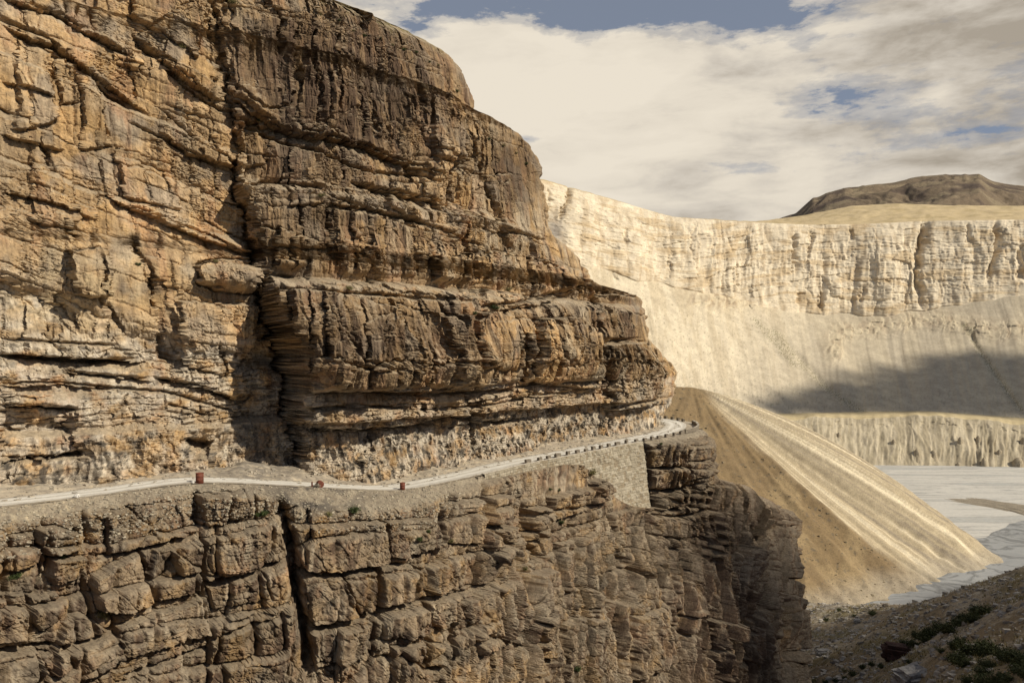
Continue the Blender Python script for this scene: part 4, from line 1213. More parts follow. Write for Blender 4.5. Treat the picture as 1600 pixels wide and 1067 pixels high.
pale = np.maximum(sst(-10, 14, qx - bx), sst(-25, -10, phd) * (phd < 150)) * sst(4, 14, X - A1[0] + 14)
wobs = 1 + .06 * np.asarray(fbm(ph * 4.5 + 2, r / 400, 3, 802))
wR = sst(-50, -18, phd) * (1 - sst(100, 140, phd))
f_left = np.interp(phd, [-180, -90, -70, -42, 0], [.62, .62, .615, .63, .6]) * (np.sqrt(r * r + 9) - 3) + 3.5 * np.sin(np.pi * np.clip(r / 140, 0, 1))
f_right = .25 * r + .00194 * r * r
slope = lerp(f_left, f_right, wR) * wobs
Z = cz - slope
Z += pale * (2.6 * fbm(ph * 11, rA / 300, 3, 803) + .8 * fbm(ph * 34, rA / 160, 2, 805)) * np.clip(rA / 60, 0, 1)
Z += 2.4 * np.exp(-((qx - bx) / 22) ** 2) * np.clip(rA / 50, 0, 1) * np.clip((150 - rA) / 50, 0, 1) * (X > A1[0] - 5)
Z += (1 - pale) * (2.2 * fbm(ph * 5, rA / 160, 3, 806) + 3.0 * fbm(X / 40, Y / 40, 3, 807) + .35 * fbm(X / 5, Y / 5, 3, 809)) * np.clip(r / 25, 0, 1)
Z += .25 * fbm(X / 3.1, Y / 3.1, 3, 811) + 2.2 * fbm(X / 14, Y / 14, 3, 812) * np.clip((r - 95) / 40, 0, 1)
Ps = np.dstack([X, Y, np.maximum(Z, ZR - 4)])
st = fbm(ph * 13 + 3, rA / 400, 4, 813, .6) + .35 * fbm(ph * 50, rA / 250, 2, 815)
c = np.ones(Ps.shape) * np.array([.205, .145, .078])
c = mixc(c, np.array([.19, .135, .075]), .8 * sst(-.05, .35, fbm(X / 30, Y / 22, 4, 817)))
c = mixc(c, np.array([.29, .215, .12]), .7 * sst(.0, .35, fbm(X / 18 + 9, Y / 34, 4, 819)))
c = mixc(c, np.array([.13, .105, .075]), .8 * sst(.33, .5, fbm(X / 2.2, Y / 2.2, 2, 821)))
pc = np.array([.40, .33, .225]) + 0 * c
pc = mixc(pc, np.array([.62, .535, .39]), sst(.10, .34, st))
pc = mixc(pc, np.array([.25, .21, .16]), .8 * sst(.10, .38, -st))
c = mixc(c, pc, pale)
c = mixc(c, np.array([.33, .285, .22]), .75 * sst(-92, -99, Z))
link('scree_slope', grid_mesh('scree_slope', Ps, {'rock': c}), M_SPUR)['kind'] = 'structure'
add_pick(Ps)
SPUR_I = len(PICK) - 1
# gravel spit between the two channels
X, Y = np.meshgrid(np.linspace(-1, 1, 60), np.linspace(-1, 1, 30))
a = np.array(at(1470, 770, 100.5 * F / 215)[:2])
Pt = np.dstack([338 + 17 * X - 16 * Y + 3 * np.sin(4 * Y + 1), 508 + 46 * Y + 3 * X, ZR - .6 + 2.2 * (1 - X ** 2) * (1 - Y ** 2) + .6 * fbm(X * 9, Y * 3, 3, 823)])
link('gravel_spit', grid_mesh('gravel_spit', Pt, {'rock': np.ones(Pt.shape) * np.array([.27, .235, .185])}), M_SPUR)['kind'] = 'structure'

# the hillside this side of the river, and the gully under the cliff
HC = [at(1250, 945, 298), at(1350, 957, 284), at(1390, 945, 330), at(1300, 1000, 212), at(1250, 1050, 172), at(1400, 964, 262), at(1450, 951, 235), at(1500, 933, 212), at(1550, 913, 195), at(1600, 884, 185), at(1700, 855, 165),
      (152, 262, -102), (150, 330, -106), (190, 250, -102), (260, 260, -103), (240, 330, -108), (90, 350, -104), (60, 310, -98), at(1376, 1012, 158), at(1500, 980, 135), at(1600, 940, 122), at(1450, 1060, 104),
      at(1600, 1067, 72), at(1270, 1067, 152), (28, 120, -76), (0, 80, -68), (-40, 50, -58), (0, 0, -2.2), (0, 14, -10), (18, 16, -9), (50, 20, -6), (90, 50, -12), (130, 100, -22), (180, 150, -34), (260, 180, -40),
      (-30, -5, -6), (-30, 22, -32), (60, -30, 4), (0, -40, 3), (-60, -20, -6), (320, 120, -30), (45, 170, -84), (40, 230, -92), (60, 260, -95), (380, 260, -95), (380, 330, -108)]
H = np.array(HC)


def tps_fit(Hp, lam):
    d = np.hypot(Hp[:, None, 0] - Hp[None, :, 0], Hp[:, None, 1] - Hp[None, :, 1]) / 100
    Kk = np.where(d > 0, d * d * np.log(d + 1e-9), 0)
    n = len(Hp)
    A = np.zeros((n + 3, n + 3))
    A[:n, :n] = Kk + lam * np.eye(n)
    A[:n, n:] = np.c_[np.ones(n), Hp[:, :2] / 100]
    A[n:, :n] = A[:n, n:].T
    return np.linalg.solve(A, np.r_[Hp[:, 2], 0, 0, 0])


def tps_eval(Hp, wt, X, Y):
    out = wt[-3] + wt[-2] * X / 100 + wt[-1] * Y / 100
    for k in range(len(Hp)):
        d2 = ((X - Hp[k, 0]) ** 2 + (Y - Hp[k, 1]) ** 2) / 1e4
        out = out + wt[k] * .5 * d2 * np.log(d2 + 1e-12)
    return out


wt = tps_fit(H, .002)
hx, hy = np.arange(-60, 360, .62), np.arange(-40, 340, .62)
X, Y = np.meshgrid(hx, hy)
Z = tps_eval(H, wt, X, Y)
near = np.clip(np.hypot(X, Y) / 40, 0, 1)
Z += near * (2.2 * fbm(X / 26, Y / 26, 3, 831) + .9 * fbm(X / 7, Y / 7, 3, 833) + .30 * fbm(X / 2.0, Y / 2.0, 3, 835))
Z = np.maximum(Z, ZR - 6)
Ph = np.dstack([X, Y, Z])
PX, PY = proj(Ph)
c = np.ones(Ph.shape) * np.array([.215, .165, .105])
c = mixc(c, np.array([.30, .255, .195]), .85 * sst(-.05, .3, fbm(X / 20, Y / 14, 4, 837)))
c = mixc(c, np.array([.17, .14, .07]), .8 * sst(.05, .35, fbm(X / 14 + 5, Y / 20, 4, 839)))
c = mixc(c, np.array([.33, .30, .25]), .8 * sst(225, 160, X + 30) * sst(-78, -88, Z) * sst(-.2, .15, fbm(X / 3, Y / 3, 3, 843)))
c = mixc(c, np.array([.42, .38, .31]), .7 * sst(.28, .42, fbm(X / 1.6, Y / 1.6, 2, 845)))
c = mixc(c, np.array([.09, .08, .065]), .7 * sst(.28, .45, fbm(X / 1.3 + 9, Y / 1.3, 2, 847)))
link('hillside', grid_mesh('hillside', Ph, {'rock': c}), M_HILL)['kind'] = 'structure'
add_pick(Ph)
HILL_I = len(PICK) - 1

# ------------------------------------------------------------------ retaining wall, parapet, guard stones
M_WALL = rock_material('wall_masonry', bump=0.5, scale=2.0, streak=False)
i0, i1 = [int(np.argmin(np.abs(PXE - p))) for p in (757, 1007)]
q = np.linspace(GS[i0], GS[i1], 560)
gx = np.stack([np.interp(q, GS, GC[:, k]) for k in range(3)], 1)
gnm = np.stack([np.interp(q, GS, GN[:, k]) for k in range(2)], 1)
pxq = np.interp(q, GS, PXE)
hq = np.interp(pxq, [757, 800, 880, 905, 925, 950, 975, 1002, 1008], [1.4, 1.7, 1.8, 2.5, 5.0, 8.8, 11.2, 12.4, 12.4])
eo = np.interp(q, GS, edge_off(GS))
v = np.linspace(0, 1, 150)[:, None]
TT = v * hq[None]
SSw = q[None] + 0 * TT
r_, rb_, ev_, eh_, g_, f_ = blocks(SSw, TT, .42, .75, 901, .12, .3)
d_ = .18 * (r_ - .5) + .10 * pillow(ev_, .08) * pillow(eh_, .09) + .04 * fbm(SSw / .3, TT / .3, 2, 903) + .25 * fbm(SSw / 7, TT / 9, 2, 905)
out = eo[None] + .12 + .13 * TT + d_
Pw = np.zeros(TT.shape + (3,))
Pw[..., :2] = gx[None, :, :2] + gnm[None] * out[..., None]
Pw[..., 2] = gx[None, :, 2] + .08 - TT
top = np.zeros((5, len(q), 3))
for k in range(5):
    top[k, :, :2] = gx[:, :2] + gnm * (out[0] - .7 * (4 - k) / 4 - (.02 if k == 4 else 0))[:, None]
    top[k, :, 2] = Pw[0, :, 2] + .02 * (k < 4) - (.5 if k == 0 else 0)
Pw = np.concatenate([top, Pw], 0)
cw = np.ones(Pw.shape) * np.array([.31, .27, .205])
rr = np.concatenate([np.full((5, len(q)), .6), r_], 0)
rb2 = np.concatenate([np.full((5, len(q)), .5), rb_], 0)
cw = mixc(cw, np.array([.27, .22, .155]), .9 * (rr < .35))
cw = mixc(cw, np.array([.40, .355, .28]), .8 * (rb2 > .7))
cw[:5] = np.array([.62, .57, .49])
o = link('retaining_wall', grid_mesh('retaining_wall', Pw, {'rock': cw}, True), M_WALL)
tag(o, 'tall dry stone retaining wall holding up the road left of the blocky pillar', 'wall')
add_pick(Pw)

M_STONE = simple_material('guard_stone', (.14, .115, .088), (.28, .235, .18), 3.0, .9, .5)
M_CAP = simple_material('stone_top', (.42, .38, .32), (.58, .53, .46), 5.0, .9, .3)


def stone_mesh(name, sx, sy, sz, seed, sub=2, rnd_=.08, mat=None, bev=.06):
    """a rough squared stone"""
    bm = bmesh.new()
    bmesh.ops.create_cube(bm, size=1)
    bmesh.ops.scale(bm, vec=(sx, sy, sz), verts=bm.verts)
    bmesh.ops.bevel(bm, geom=bm.edges[:], offset=bev, segments=2, affect='EDGES')
    bmesh.ops.subdivide_edges(bm, edges=bm.edges[:], cuts=sub, use_grid_fill=True)
    rg = random.Random(seed)
    ox, oy = rg.uniform(0, 90), rg.uniform(0, 90)
    for vv in bm.verts:
        a = float(gn_core(np.float32(vv.co.x * 2.3 / max(sx, .2) + ox), np.float32(vv.co.z * 2.1 / max(sz, .2) + vv.co.y * 1.7 + oy), 5))
        b = float(gn_core(np.float32(vv.co.y * 2.9 + oy), np.float32(vv.co.x * 1.9 - vv.co.z * 2.3 + ox), 6))
        vv.co *= 1 + rnd_ * 2 * a
        vv.co.x += rnd_ * b * sx
        vv.co.z += sz / 2
    me = bpy.data.meshes.new(name)
    bm.to_mesh(me)
    bm.free()
    for p in me.polygons:
        p.use_smooth = False
    if mat:
        me.materials.append(mat)
    return me


stone_vars = [stone_mesh('guard_stone', .85, .45, .60, 20 + k, mat=M_STONE) for k in range(5)]
rg = random.Random(4)


def road_point(s, off, dz=0.0):
    p = np.array([np.interp(s, RS, RC[:, k]) for k in range(3)])
    n = np.array([np.interp(s, RS, RN[:, k]) for k in range(2)])
    return Vector((p[0] + n[0] * off, p[1] + n[1] * off, p[2] + dz)), math.atan2(n[1], n[0]) - math.pi / 2


s0, s1 = S_at(806), S_at(1040)
sp = s0
n = 0
GSLAB = 'dark squared guard stone in the spaced row along the outer road edge above the wall'
while sp < s1:
    off = float(bg(np.array([sp]), edge_off)[0]) - .28
    p, rz = road_point(sp, off, .02)
    o = link('guard_stone', stone_vars[n % 5], None, None, p)
    o.rotation_euler = (rg.uniform(-.04, .04), rg.uniform(-.04, .04), rz + rg.uniform(-.1, .1))
    f = rg.uniform(.85, 1.15)
    o.scale = (f * (1.5 if rg.random() < .2 else 1), 1, rg.uniform(.85, 1.2))
    tag(o, GSLAB, 'guard stone', 'guard stones along the outer road edge')
    n += 1
    sp += rg.uniform(2.0, 2.9)
# far side of the corner
for k in range(6):
    sp = RS[k_end] - 9 + 22 + k * 1.9
    p, rz = road_point(min(sp, RS[-1] - .5), 2.6, .02)
    o = link('guard_stone', stone_vars[k % 5], None, None, p)
    o.rotation_euler = (0, 0, rz)
    tag(o, 'small dark guard stone beyond the corner where the road turns out of sight', 'guard stone', 'guard stones beyond the road corner')
# low parapet round the outside of the bend
sq = np.linspace(S_at(1036), S_at(1036) + 13, 120)
pts = [road_point(x, 3.7 + .9 * math.sin(math.pi * k / 119))[0] for k, x in enumerate(sq)]
prof = [(-.22, -.1), (-.22, .62), (.22, .66), (.22, -.1)]
k = 0
ring = []
for a_, b_ in zip(prof, prof[1:]):
    for u in (0, .5, .98):
        ring.append((a_[0] * (1 - u) + b_[0] * u, a_[1] * (1 - u) + b_[1] * u))
Pp = np.zeros((len(ring), len(pts), 3))
for k, (ox, oz) in enumerate(ring):
    for j, p in enumerate(pts):
        pn = pts[min(j + 1, len(pts) - 1)] - pts[max(j - 1, 0)]
        pn = Vector((pn.y, -pn.x, 0)).normalized()
        rv = float(rnd(np.array([j // 6]), np.array([k // 3]), 911)[0]) - .5
        Pp[k, j] = (p.x + pn.x * (ox + .08 * rv), p.y + pn.y * (ox + .08 * rv), p.z + oz + .10 * rv * (oz > .3))
cp = np.ones(Pp.shape) * np.array([.20, .17, .135])
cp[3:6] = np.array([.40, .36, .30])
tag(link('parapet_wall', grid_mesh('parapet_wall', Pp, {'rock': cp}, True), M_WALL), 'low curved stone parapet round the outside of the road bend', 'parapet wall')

# ------------------------------------------------------------------ oil drums and marker stones on the road edge
M_DRUM = simple_material('rusty_red_paint', (.10, .035, .022), (.20, .060, .035), 3.5, .7, .3)
M_DRUMD = simple_material('rusty_drum_end', (.16, .05, .03), (.30, .10, .055), 4.0, .75, .3)


def lathe(name, prof, seg, mat):
    bm = bmesh.new()
    rings = []
    for r, z in prof:
        rings.append([bm.verts.new((r * math.cos(2 * math.pi * k / seg), r * math.sin(2 * math.pi * k / seg), z)) for k in range(seg)])
    for a_, b_ in zip(rings, rings[1:]):
        for k in range(seg):
            bm.faces.new((a_[k], a_[(k + 1) % seg], b_[(k + 1) % seg], b_[k]))
    bm.faces.new(list(reversed(rings[0])))
    bm.faces.new(rings[-1])
    me = bpy.data.meshes.new(name)
    bm.to_mesh(me)
    bm.free()
    for p in me.polygons:
        p.use_smooth = len(p.vertices) == 4
    me.materials.append(mat)
    return me


def drum(label, loc, R, Hh, rot=(0, 0, 0)):
    e = bpy.data.objects.new('oil_drum', None)
    COL.objects.link(e)
    e.location = loc
    e.rotation_euler = rot
    tag(e, label, 'oil drum')
    ribs = [(R, 0.02), (R, Hh * .3), (R * 1.04, Hh * .325), (R * 1.04, Hh * .345), (R, Hh * .37), (R, Hh * .63), (R * 1.04, Hh * .655), (R * 1.04, Hh * .675), (R, Hh * .7), (R, Hh - .03)]
    link('body', lathe('drum_body', ribs, 28, M_DRUM), None, e)
    link('rim', lathe('drum_rim', [(R * .99, Hh - .03), (R * 1.05, Hh - .028), (R * 1.05, Hh + .02), (R * .96, Hh + .022), (R * .96, Hh - .015)], 28, M_DRUM), None, e)
    link('lid', lathe('drum_lid', [(R * .95, Hh - .026), (R * .95, Hh - .012)], 28, M_DRUMD), None, e)
    link('rim', lathe('drum_rim', [(R * .96, 0.0), (R * 1.05, 0.0), (R * 1.05, .04), (R * .99, .045)], 28, M_DRUM), None, e)
    return e


p, rz = road_point(S_at(302), 2.25)
drum('upright rusty red oil drum at the road edge on the outward bend', p, .40, 1.05)
p, rz = road_point(S_at(492), 2.35)
drum('rusty orange drum lying on its side at the road edge', p + Vector((0, 0, .36)), .37, .8, (math.radians(90), 0, math.radians(205)))
p, rz = road_point(S_at(614), 2.3)
drum('small dark red upright drum where the road starts to climb', p, .32, .86)
p, rz = road_point(S_at(483), 2.4)
o = link('boulder', stone_mesh('boulder', .8, .7, .5, 77, 3, .16, M_STONE, .2), None, None, p - Vector((0, 0, .05)))
tag(o, 'small dark boulder on the road edge next to the fallen drum', 'boulder')
p, rz = road_point(S_at(476), 2.2)
o = link('marker_post', stone_mesh('marker_post', .16, .16, .6, 79, 1, .05, M_DRUM, .03), None, None, p)
tag(o, 'short thin reddish marker post beside the fallen drum', 'marker post')
M_WHITE = simple_material('whitewash', (.60, .57, .52), (.78, .75, .70), 6.0, .85, .2)
p, rz = road_point(S_at(108), 2.35)
o = link('marker_stone', stone_mesh('marker_stone', .5, .42, .38, 81, 2, .12, M_WHITE, .1), None, None, p)
tag(o, 'whitewashed stone on the road edge at the far left', 'marker stone')
p, rz = road_point(S_at(291), 2.4)
o = link('marker_stone', stone_mesh('marker_stone', .34, .3, .26, 83, 2, .12, M_WHITE, .08), None, None, p)
tag(o, 'small pale stone on the road edge below the upright drum', 'marker stone')

# ------------------------------------------------------------------ shrubs
M_LEAF = simple_material('shrub_leaf', (.022, .034, .010), (.075, .095, .028), 1.6, .7, 0)
M_DRY = simple_material('dry_leaf', (.10, .09, .035), (.20, .17, .07), 1.6, .8, 0)
M_DARK = simple_material('dark_leaf', (.022, .030, .009), (.085, .090, .030), 1.2, .75, 0)
M_STEM = simple_material('woody_stem', (.08, .06, .04), (.14, .11, .075), 5, .9, 0)


def shrub_mesh(name, seed, n, mat, flat=.6, leaf=.09):
    g = np.random.default_rng(seed)
    nb = 16
    az_ = g.random(nb) * 2 * np.pi
    tip = np.stack([np.cos(az_) * g.uniform(.25, 1, nb), np.sin(az_) * g.uniform(.25, 1, nb), g.uniform(.35, 1, nb) * flat * 1.5], 1) * .8
    V, Q = [], []
    bi = g.integers(0, nb, n)
    tpos = g.random(n) ** .6
    ctr = tip[bi] * tpos[:, None] * (1 + .12 * g.normal(size=(n, 1))) + g.normal(size=(n, 3)) * .13
    ctr[:, 2] = np.abs(ctr[:, 2])
    a = g.normal(size=(n, 3))
    a /= np.linalg.norm(a, axis=1)[:, None]
    a[:, 2] = np.abs(a[:, 2]) * .8
    b = np.cross(a, g.normal(size=(n, 3)))
    b /= np.linalg.norm(b, axis=1)[:, None] + 1e-9
    sz = leaf * g.uniform(.6, 1.5, n)[:, None]
    V = np.stack([ctr - a * sz, ctr + b * sz * .45, ctr + a * sz * 1.2, ctr - b * sz * .45], 1).reshape(-1, 3)
    Q = np.arange(4 * n).reshape(-1, 4)
    me = mesh_arrays(name, V, Q, False)
    me.materials.append(mat)
    return me


SH = {'green': [shrub_mesh('shrub', 300 + k, 900, M_LEAF, .55, .075) for k in range(4)],
      'dry': [shrub_mesh('dry_shrub', 320 + k, 700, M_DRY, .5, .07) for k in range(3)],
      'dark': [shrub_mesh('dark_shrub', 340 + k, 1500, M_DARK, .6, .07) for k in range(4)]}
ns = 0


def shrub(kind, px, py, size_px, label, group=None, which=None, loc=None, rad=3.0):
    global ns
    p = loc or pick(px, py, rad, which)
    if p is None:
        return
    me = SH[kind][ns % len(SH[kind])]
    o = link('shrub', me, None, None, p)
    r = size_px * p.y / F / 2
    o.scale = (r, r, r * rg.uniform(.85, 1.1))
    o.rotation_euler = (0, 0, rg.uniform(0, 6.28))
    tag(o, label, 'shrub', group)
    ns += 1


for k_, x, y, s_, lb in [
    ('green', 412, 806, 26, 'grey green shrub on the rock edge just left of the dark chimney crack'),
    ('green', 556, 803, 26, 'low spreading green shrub on the debris bank below the fallen drum'),
    ('dry', 515, 803, 20, 'thin yellowish shrub on the debris bank left of the low green one'),
    ('green', 26, 902, 26, 'dark green shrub in a rock recess at the far left of the lower cliff'),
    ('green', 100, 872, 16, 'small green shrub in the joint between two pale blocks on the lower cliff'),
    ('dry', 165, 962, 34, 'flat olive green patch of growth on a ledge of the lower left cliff'),
    ('green', 657, 846, 17, 'green tuft on the block face right of the chimney crack'),
    ('green', 672, 830, 13, 'smaller green tuft just above the one on the block face'),
    ('dry', 705, 850, 15, 'dull green tuft in the hollow of the pale block'),
    ('dry', 928, 742, 24, 'olive shrub at the foot of the low wall above the pale ledge'),
    ('green', 878, 816, 14, 'bright green tuft on the ledge under the pale slab'),
    ('green', 876, 764, 11, 'small green tuft on top of the pale slab below the guard stones'),
    ('green', 862, 768, 11, 'small dull green tuft on the slab left of its green neighbour'),
    ('green', 905, 1046, 18, 'green tuft low on the cliff near the bottom of the photo'),
    ('dry', 820, 888, 14, 'dull tuft on the top of the tall narrow block'),
    ('green', 776, 480, 20, 'bright green shrub on the ledge of the upper cliff in the middle of the buttress'),
    ('dry', 797, 452, 16, 'dull green shrub on the small ledge above the bright one'),
    ('dry', 545, 453, 18, 'dull shrub on the ledge at the top of the bulging tier'),
    ('green', 218, 413, 14, 'green shrub in the dark crack of the left wall'),
    ('dry', 340, 408, 14, 'small tuft on top of the jutting block of the left wall'),
    ('green', 408, 190, 16, 'green shrub at the start of the ledge beside the great cleft'),
    ('dry', 288, 73, 16, 'olive shrub high on the left wall'),
    ('dry', 500, 305, 16, 'dull green patch on the second ledge of the buttress'),
    ('green', 716, 142, 12, 'little shrub standing out on the rim against the clouds'),
    ('dry', 362, 6, 22, 'olive shrub at the top edge of the photo beside the great cleft'),
    ('green', 744, 490, 12, 'small tuft in the joint left of the bright shrub'),
    ('green', 1036, 692, 9, 'small tuft on top of the blocky pillar'),
]:
    shrub(k_, x, y, s_, lb)
for x, y in [(480, 6), (505, 17), (528, 28), (556, 42), (575, 50), (600, 58), (618, 64), (636, 72), (655, 79), (676, 90), (690, 101), (768, 212), (790, 222), (812, 234), (828, 250)]:
    shrub(rg.choice(['green', 'dry']), x, y + 3, rg.uniform(6, 11), 'tiny tuft of growth on the rim of the upper cliff', 'tufts on the cliff rim', which=[0], rad=5)
# the river side
for k_, x, y, s_, lb in [
    ('dark', 1308, 952, 11, 'dark shrub at the dry end of the river by the fan foot'), ('dark', 1290, 968, 13, 'small green shrub on the gravel left of the river end'), ('dark', 1352, 941, 9, 'dark shrub alone on the pale gravel of the river end'),
    ('dark', 1362, 958, 18, 'low green strip of shrub on the near bank of the river end'), ('dark', 1335, 960, 9, 'tiny green shrub beside the low strip'),
    ('dark', 1470, 1018, 22, 'lone round shrub in the middle of the dark hillside'), ('dry', 1270, 1062, 20, 'yellowish grass tuft at the foot of the cliff at the bottom'),
    ('dry', 1318, 1046, 16, 'yellow green tuft on the lower gravel slope'), ('dark', 1420, 1036, 16, 'flat dark shrub below the lone round one')]:
    shrub(k_, x, y, s_, lb, which=[HILL_I])
for k in range(16):
    u = k / 15
    shrub('dark', 1418 + 118 * u + rg.uniform(-5, 5), 1006 - 50 * u + rg.uniform(-5, 8), rg.uniform(26, 40), 'dark green bush in the slanting row across the near hillside', 'bushes in the slanting row', which=[HILL_I])
for k in range(26):
    shrub('dark', rg.uniform(1492, 1625), 1072 - rg.random() ** 1.3 * 62 * 1.0, rg.uniform(34, 52), 'dark leafy bush in the thicket at the bottom right corner', 'bushes of the bottom right thicket', which=[HILL_I])
for k in range(8):
    u = k / 7
    shrub('dark', 1275 + 100 * u, 1068 - 32 * u + rg.uniform(-3, 5), rg.uniform(14, 24), 'low dark green bush in the strip along the bottom edge', 'bushes along the bottom edge', which=[HILL_I])

# ------------------------------------------------------------------ boulders, rubble, pinnacles
M_BLD = simple_material('grey_boulder', (.16, .15, .145), (.30, .285, .27), 1.2, .9, .5)
M_RED = simple_material('dark_red_rock', (.035, .018, .014), (.075, .036, .028), 1.5, .9, .5)


def boulder(px, py, w_px, h_px, label, mat, seed, which=None, squash=.8, name='boulder'):
    p = pick(px, py, 3, which or [HILL_I])
    if p is None:
        return
    wd_, ht_ = w_px * p.y / F, h_px * p.y / F
    o = link(name, stone_mesh(name, wd_, wd_ * squash, ht_, seed, 3, .16, mat, min(wd_, ht_) * .22), None, None, p - Vector((0, 0, ht_ * .25)))
    o.rotation_euler = (rg.uniform(-.1, .1), rg.uniform(-.1, .1), rg.uniform(-.4, .4))
    tag(o, label, 'boulder')
    return o


boulder(1426, 1064, 52, 30, 'large pale grey boulder at the bottom edge of the hillside', M_BLD, 401)
boulder(1398, 1024, 40, 26, 'dark red squarish rock at the lower end of the slanting bush row', M_RED, 402)
boulder(1385, 944, 9, 6, 'small dark rock standing on the pale river end', M_STONE, 403)
boulder(1284, 1020, 22, 10, 'dark flat boulder on the gravel near the cliff foot', M_BLD, 404)
boulder(1340, 970, 10, 7, 'dark boulder on the gravel just below the river end', M_BLD, 405)
boulder(1512, 1026, 12, 7, 'small whitish rock at the edge of the thicket', M_WHITE, 406)
boulder(1260, 985, 9, 6, 'rounded grey boulder on the gravel at the cliff edge', M_BLD, 407)
boulder(1520, 952, 13, 7, 'pale grey rock above the slanting bush row', M_BLD, 408)


def rubble(name, pts, sizes, mat, label, cat):
    """uncountable loose stones in one mesh"""
    g = np.random.default_rng(77)
    base_ = np.array([(-1, -1, -.6), (1, -1, -.7), (1, 1, -.5), (-1, 1, -.6), (-.8, -.7, .6), (.7, -.9, .7), (.9, .8, .5), (-.6, .9, .75)], float) * .5
    fq = np.array([(0, 3, 2, 1), (4, 5, 6, 7), (0, 1, 5, 4), (1, 2, 6, 5), (2, 3, 7, 6), (3, 0, 4, 7)])
    n_ = len(pts)
    b_ = base_[None] + g.normal(size=(n_, 8, 3)) * .13
    an = g.random(n_) * 6.28
    ca, sa = np.cos(an)[:, None], np.sin(an)[:, None]
    x_, y_ = b_[..., 0] * ca - b_[..., 1] * sa, b_[..., 0] * sa + b_[..., 1] * ca
    b_ = np.stack([x_, y_ * g.uniform(.6, 1, (n_, 1)), b_[..., 2] * g.uniform(.5, .9, (n_, 1))], -1) * sizes[:, None, None] + pts[:, None]
    Q = (fq[None] + 8 * np.arange(n_)[:, None, None]).reshape(-1, 4)
    o = link(name, mesh_arrays(name, b_.reshape(-1, 3), Q, False), mat)
    tag(o, label, cat, None, 'stuff')


g = np.random.default_rng(5)
# debris bank under the road
flat = LOW_P[:60].reshape(-1, 3)
fpx, fpy = proj(flat)
ok = np.where((fpx > -60) & (fpx < 720) & (fpy > 700))[0]
sel = g.choice(ok, 3600)
rubble('bank_rubble', flat[sel] + [0, 0, .02], .10 + .22 * g.random(len(sel)) ** 3, simple_material('bank_stone', (.18, .155, .125), (.48, .41, .30), 1.5, .9, 0), 'loose pale and dark stones on the debris bank below the road', 'rubble')
flat = Pb[4:, 20:70].reshape(-1, 3)
ok = np.where((flat[:, 1] > 60))[0]
sel = g.choice(ok, 5200)
rubble('verge_rubble', flat[sel], .08 + .5 * g.random(len(sel)) ** 6, simple_material('verge_stone', (.20, .175, .14), (.42, .36, .28), 1.5, .9, 0), 'loose stones along the foot of the upper cliff', 'rubble')
hp = Ph.reshape(-1, 3)
hx_, hy_ = proj(hp)
ok = np.where((hp[:, 1] > 60) & (hx_ > 1210) & (hx_ < 1680) & (hy_ > 870) & (hy_ < 1120) & (hp[:, 2] > ZR))[0]
sel = g.choice(ok, 9000)
rubble('hillside_rubble', hp[sel], .25 + 1.1 * g.random(len(sel)) ** 5, simple_material('hillside_stone', (.15, .13, .11), (.42, .38, .33), .5, .9, 0), 'scattered stones over the gravel and the near hillside', 'rubble')
sp_ = Ps.reshape(-1, 3)
sx2, sy2 = proj(sp_)
ok = np.where((sx2 > 1040) & (sx2 < 1560) & (sp_[:, 2] > ZR) & (pale.ravel() < .3))[0] if pale.size == len(sp_) else np.arange(len(sp_))
sel = g.choice(ok, 1300)
rubble('slope_rubble', sp_[sel], .3 + 1.1 * g.random(len(sel)) ** 7, simple_material('slope_stone', (.11, .085, .05), (.24, .19, .12), .3, .9, 0), 'dark stones and scrub dotted over the tan debris fan', 'rubble')

M_GRASS = simple_material('dry_grass', (.16, .125, .05), (.30, .24, .11), .8, .85, 0)
M_PIN = simple_material('pinnacle_earth', (.26, .21, .145), (.42, .35, .245), .6, .9, .5)


def pinnacle(px, py, w_px, h_px, label, seed):
    p = pick(px, py, 4, [FAR_I])
    if p is None:
        return
    hh, ww = h_px * p.y / F, w_px * p.y / F / 2
    nz_, na = 22, 28
    V = []
    for i in range(nz_):
        u = i / (nz_ - 1)
        rr_ = ww * (1.15 * (1 - u) ** .5 + .02) * (1 + .08 * math.sin(9 * u))
        for j in range(na):
            th = 2 * math.pi * j / na
            k = 1 + .22 * float(gn_core(np.float32(3 * math.cos(th) + seed), np.float32(3 * math.sin(th) + u * 2.2), 7))
            V.append((rr_ * k * math.cos(th) + ww * .3 * u, rr_ * k * math.sin(th), hh * u - .35 * hh))
    Q = [(i * na + j, i * na + (j + 1) % na, (i + 1) * na + (j + 1) % na, (i + 1) * na + j) for i in range(nz_ - 1) for j in range(na)]
    o = link('rock_pinnacle', mesh_arrays('rock_pinnacle', np.array(V), np.array(Q), True), M_PIN, None, p + Vector((0, ww * .65, -.1 * hh)))
    tag(o, label, 'pinnacle')


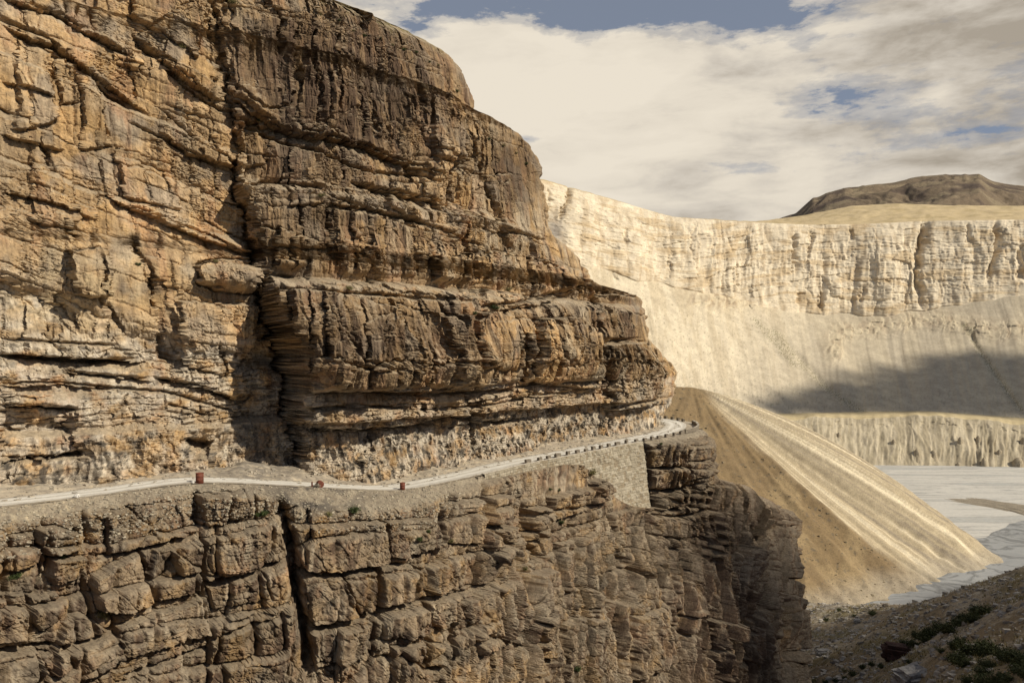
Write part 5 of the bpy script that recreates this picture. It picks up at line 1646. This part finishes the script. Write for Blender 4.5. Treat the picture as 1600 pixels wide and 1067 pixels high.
for k, (x, y, w_, h_, lb) in enumerate([
    (1430, 711, 14, 24, 'pointed earth pinnacle low on the far bank, leftmost of the tall ones'), (1463, 712, 15, 22, 'broad earth pinnacle on the far bank right of the leftmost tall one'),
    (1535, 729, 12, 30, 'slim tall earth pinnacle rising from the far river edge'), (1589, 732, 24, 32, 'stout twin topped pinnacle at the right end of the far bank'), (1494, 726, 9, 12, 'small pinnacle low on the far bank between broad and slim ones'),
    (1497, 690, 10, 20, 'narrow pinnacle under the top edge of the far bank'), (1527, 686, 10, 16, 'short pinnacle under the bank top above the slim tall one'), (1597, 690, 12, 20, 'dark pinnacle at the bank top at the right edge'),
    (1312, 680, 9, 14, 'small pinnacle on the left part of the far bank'), (1560, 706, 10, 14, 'stubby pinnacle half way up the bank near its right end'), (1397, 690, 9, 14, 'low pinnacle on the far bank beneath the light terrace')]):
    pinnacle(x, y, w_, h_, lb, k * 3.7)

# ------------------------------------------------------------------ drifting clouds behind the camera: they shade part of the far slope; the nearer puffs are added to darken the near hillside and lower cliff
def cloud(name, pts, dist, rad, label, seed):
    g_ = np.random.default_rng(seed)
    bm = bmesh.new()
    bmesh.ops.create_icosphere(bm, subdivisions=2, radius=1)
    v0 = np.array([vv.co[:] for vv in bm.verts])
    f0 = np.array([[vv.index for vv in f.verts] for f in bm.faces])
    bm.free()
    C = np.asarray(pts) + np.array(SUN)[None] * dist
    n_ = len(C)
    r_ = rad * g_.uniform(.6, 1.25, n_)
    V = v0[None] * r_[:, None, None] * (1 + .18 * g_.normal(size=(n_, len(v0), 1)).clip(-1, 1)) + C[:, None]
    Fc = (f0[None] + len(v0) * np.arange(n_)[:, None, None]).reshape(-1, 3)
    o = link(name, mesh_arrays(name, V.reshape(-1, 3), Fc, True), M_CLOUD)
    tag(o, label, 'cloud', None, 'stuff')


M_CLOUD = simple_material('cloud_white', (.85, .85, .85), (.9, .9, .9), .01, 1.0, 0)
fp = Pf.reshape(-1, 3)
fx_, fy_ = proj(fp)
lim = np.interp(fx_, [1110, 1180, 1235, 1290, 1330, 1400, 1480, 1520, 1600, 1800], [644, 628, 612, 596, 583, 572, 553, 543, 556, 556]) + 7 * np.asarray(gn(fx_ / 45, fx_ * 0, 951))
ok = np.where((fx_ > 1120) & (fx_ < 1850) & (fy_ > lim) & (fy_ < 644) & (K.ravel() == 2))[0]
dep = np.clip((fy_[ok] - lim[ok]) / 40, .0, 1)
ok = ok[g.random(len(ok)) < .12 + .88 * dep]
cloud('cloud', fp[g.choice(ok, 820)] + g.normal(size=(820, 3)) * 9, 2600, 8.5, 'white cloud bank behind the viewer that shades the far slope', 61)
lp = LOW_P.reshape(-1, 3)
lx, ly = proj(lp)
ok2 = np.where((hp[:, 1] > 50) & (hx_ > 1180) & (hx_ < 1720) & (hy_ > np.interp(hx_, [1180, 1400, 1600, 1700], [990, 965, 892, 870])) & (hy_ < 1200))[0]
ok3 = np.where((lx > 1110) & (lx < 1260) & (ly > 840 + 0 * lx) & (ly < 1120))[0]
cloud('cloud', np.vstack([hp[g.choice(ok2, 600)], lp[g.choice(ok3, 70)]]) + g.normal(size=(670, 3)) * 2, 1500, 3.6, 'unseen white puffs added behind the viewer to shade the near hillside', 62)

ok4 = np.where((hp[:, 1] > 50) & (hx_ > 1240) & (hx_ < 1680) & (hy_ > 900) & (hy_ < 1150))[0]
gm = np.asarray(fbm(hp[ok4, 0] / 14 + 5, hp[ok4, 1] / 20, 4, 839))
ok4 = ok4[gm + .25 * g.random(len(gm)) > .12]
B = hp[g.choice(ok4, 5200)]
nbl = 5
az_ = g.random((len(B), nbl)) * 6.28
ln = g.uniform(.3, .8, (len(B), nbl))
root = B[:, None] + np.stack([.12 * np.cos(az_), .12 * np.sin(az_), 0 * az_], -1)
tip = root + np.stack([.5 * ln * np.cos(az_), .5 * ln * np.sin(az_), ln], -1)
sd2 = np.stack([-.05 * np.sin(az_), .05 * np.cos(az_), 0 * az_], -1)
Vg = np.stack([root - sd2, root + sd2, tip], 2).reshape(-1, 3)
tag(link('grass', mesh_arrays('grass', Vg, np.arange(len(Vg)).reshape(-1, 3), False), M_GRASS), 'dry grass tufts over the near hillside', 'grass', None, 'stuff')
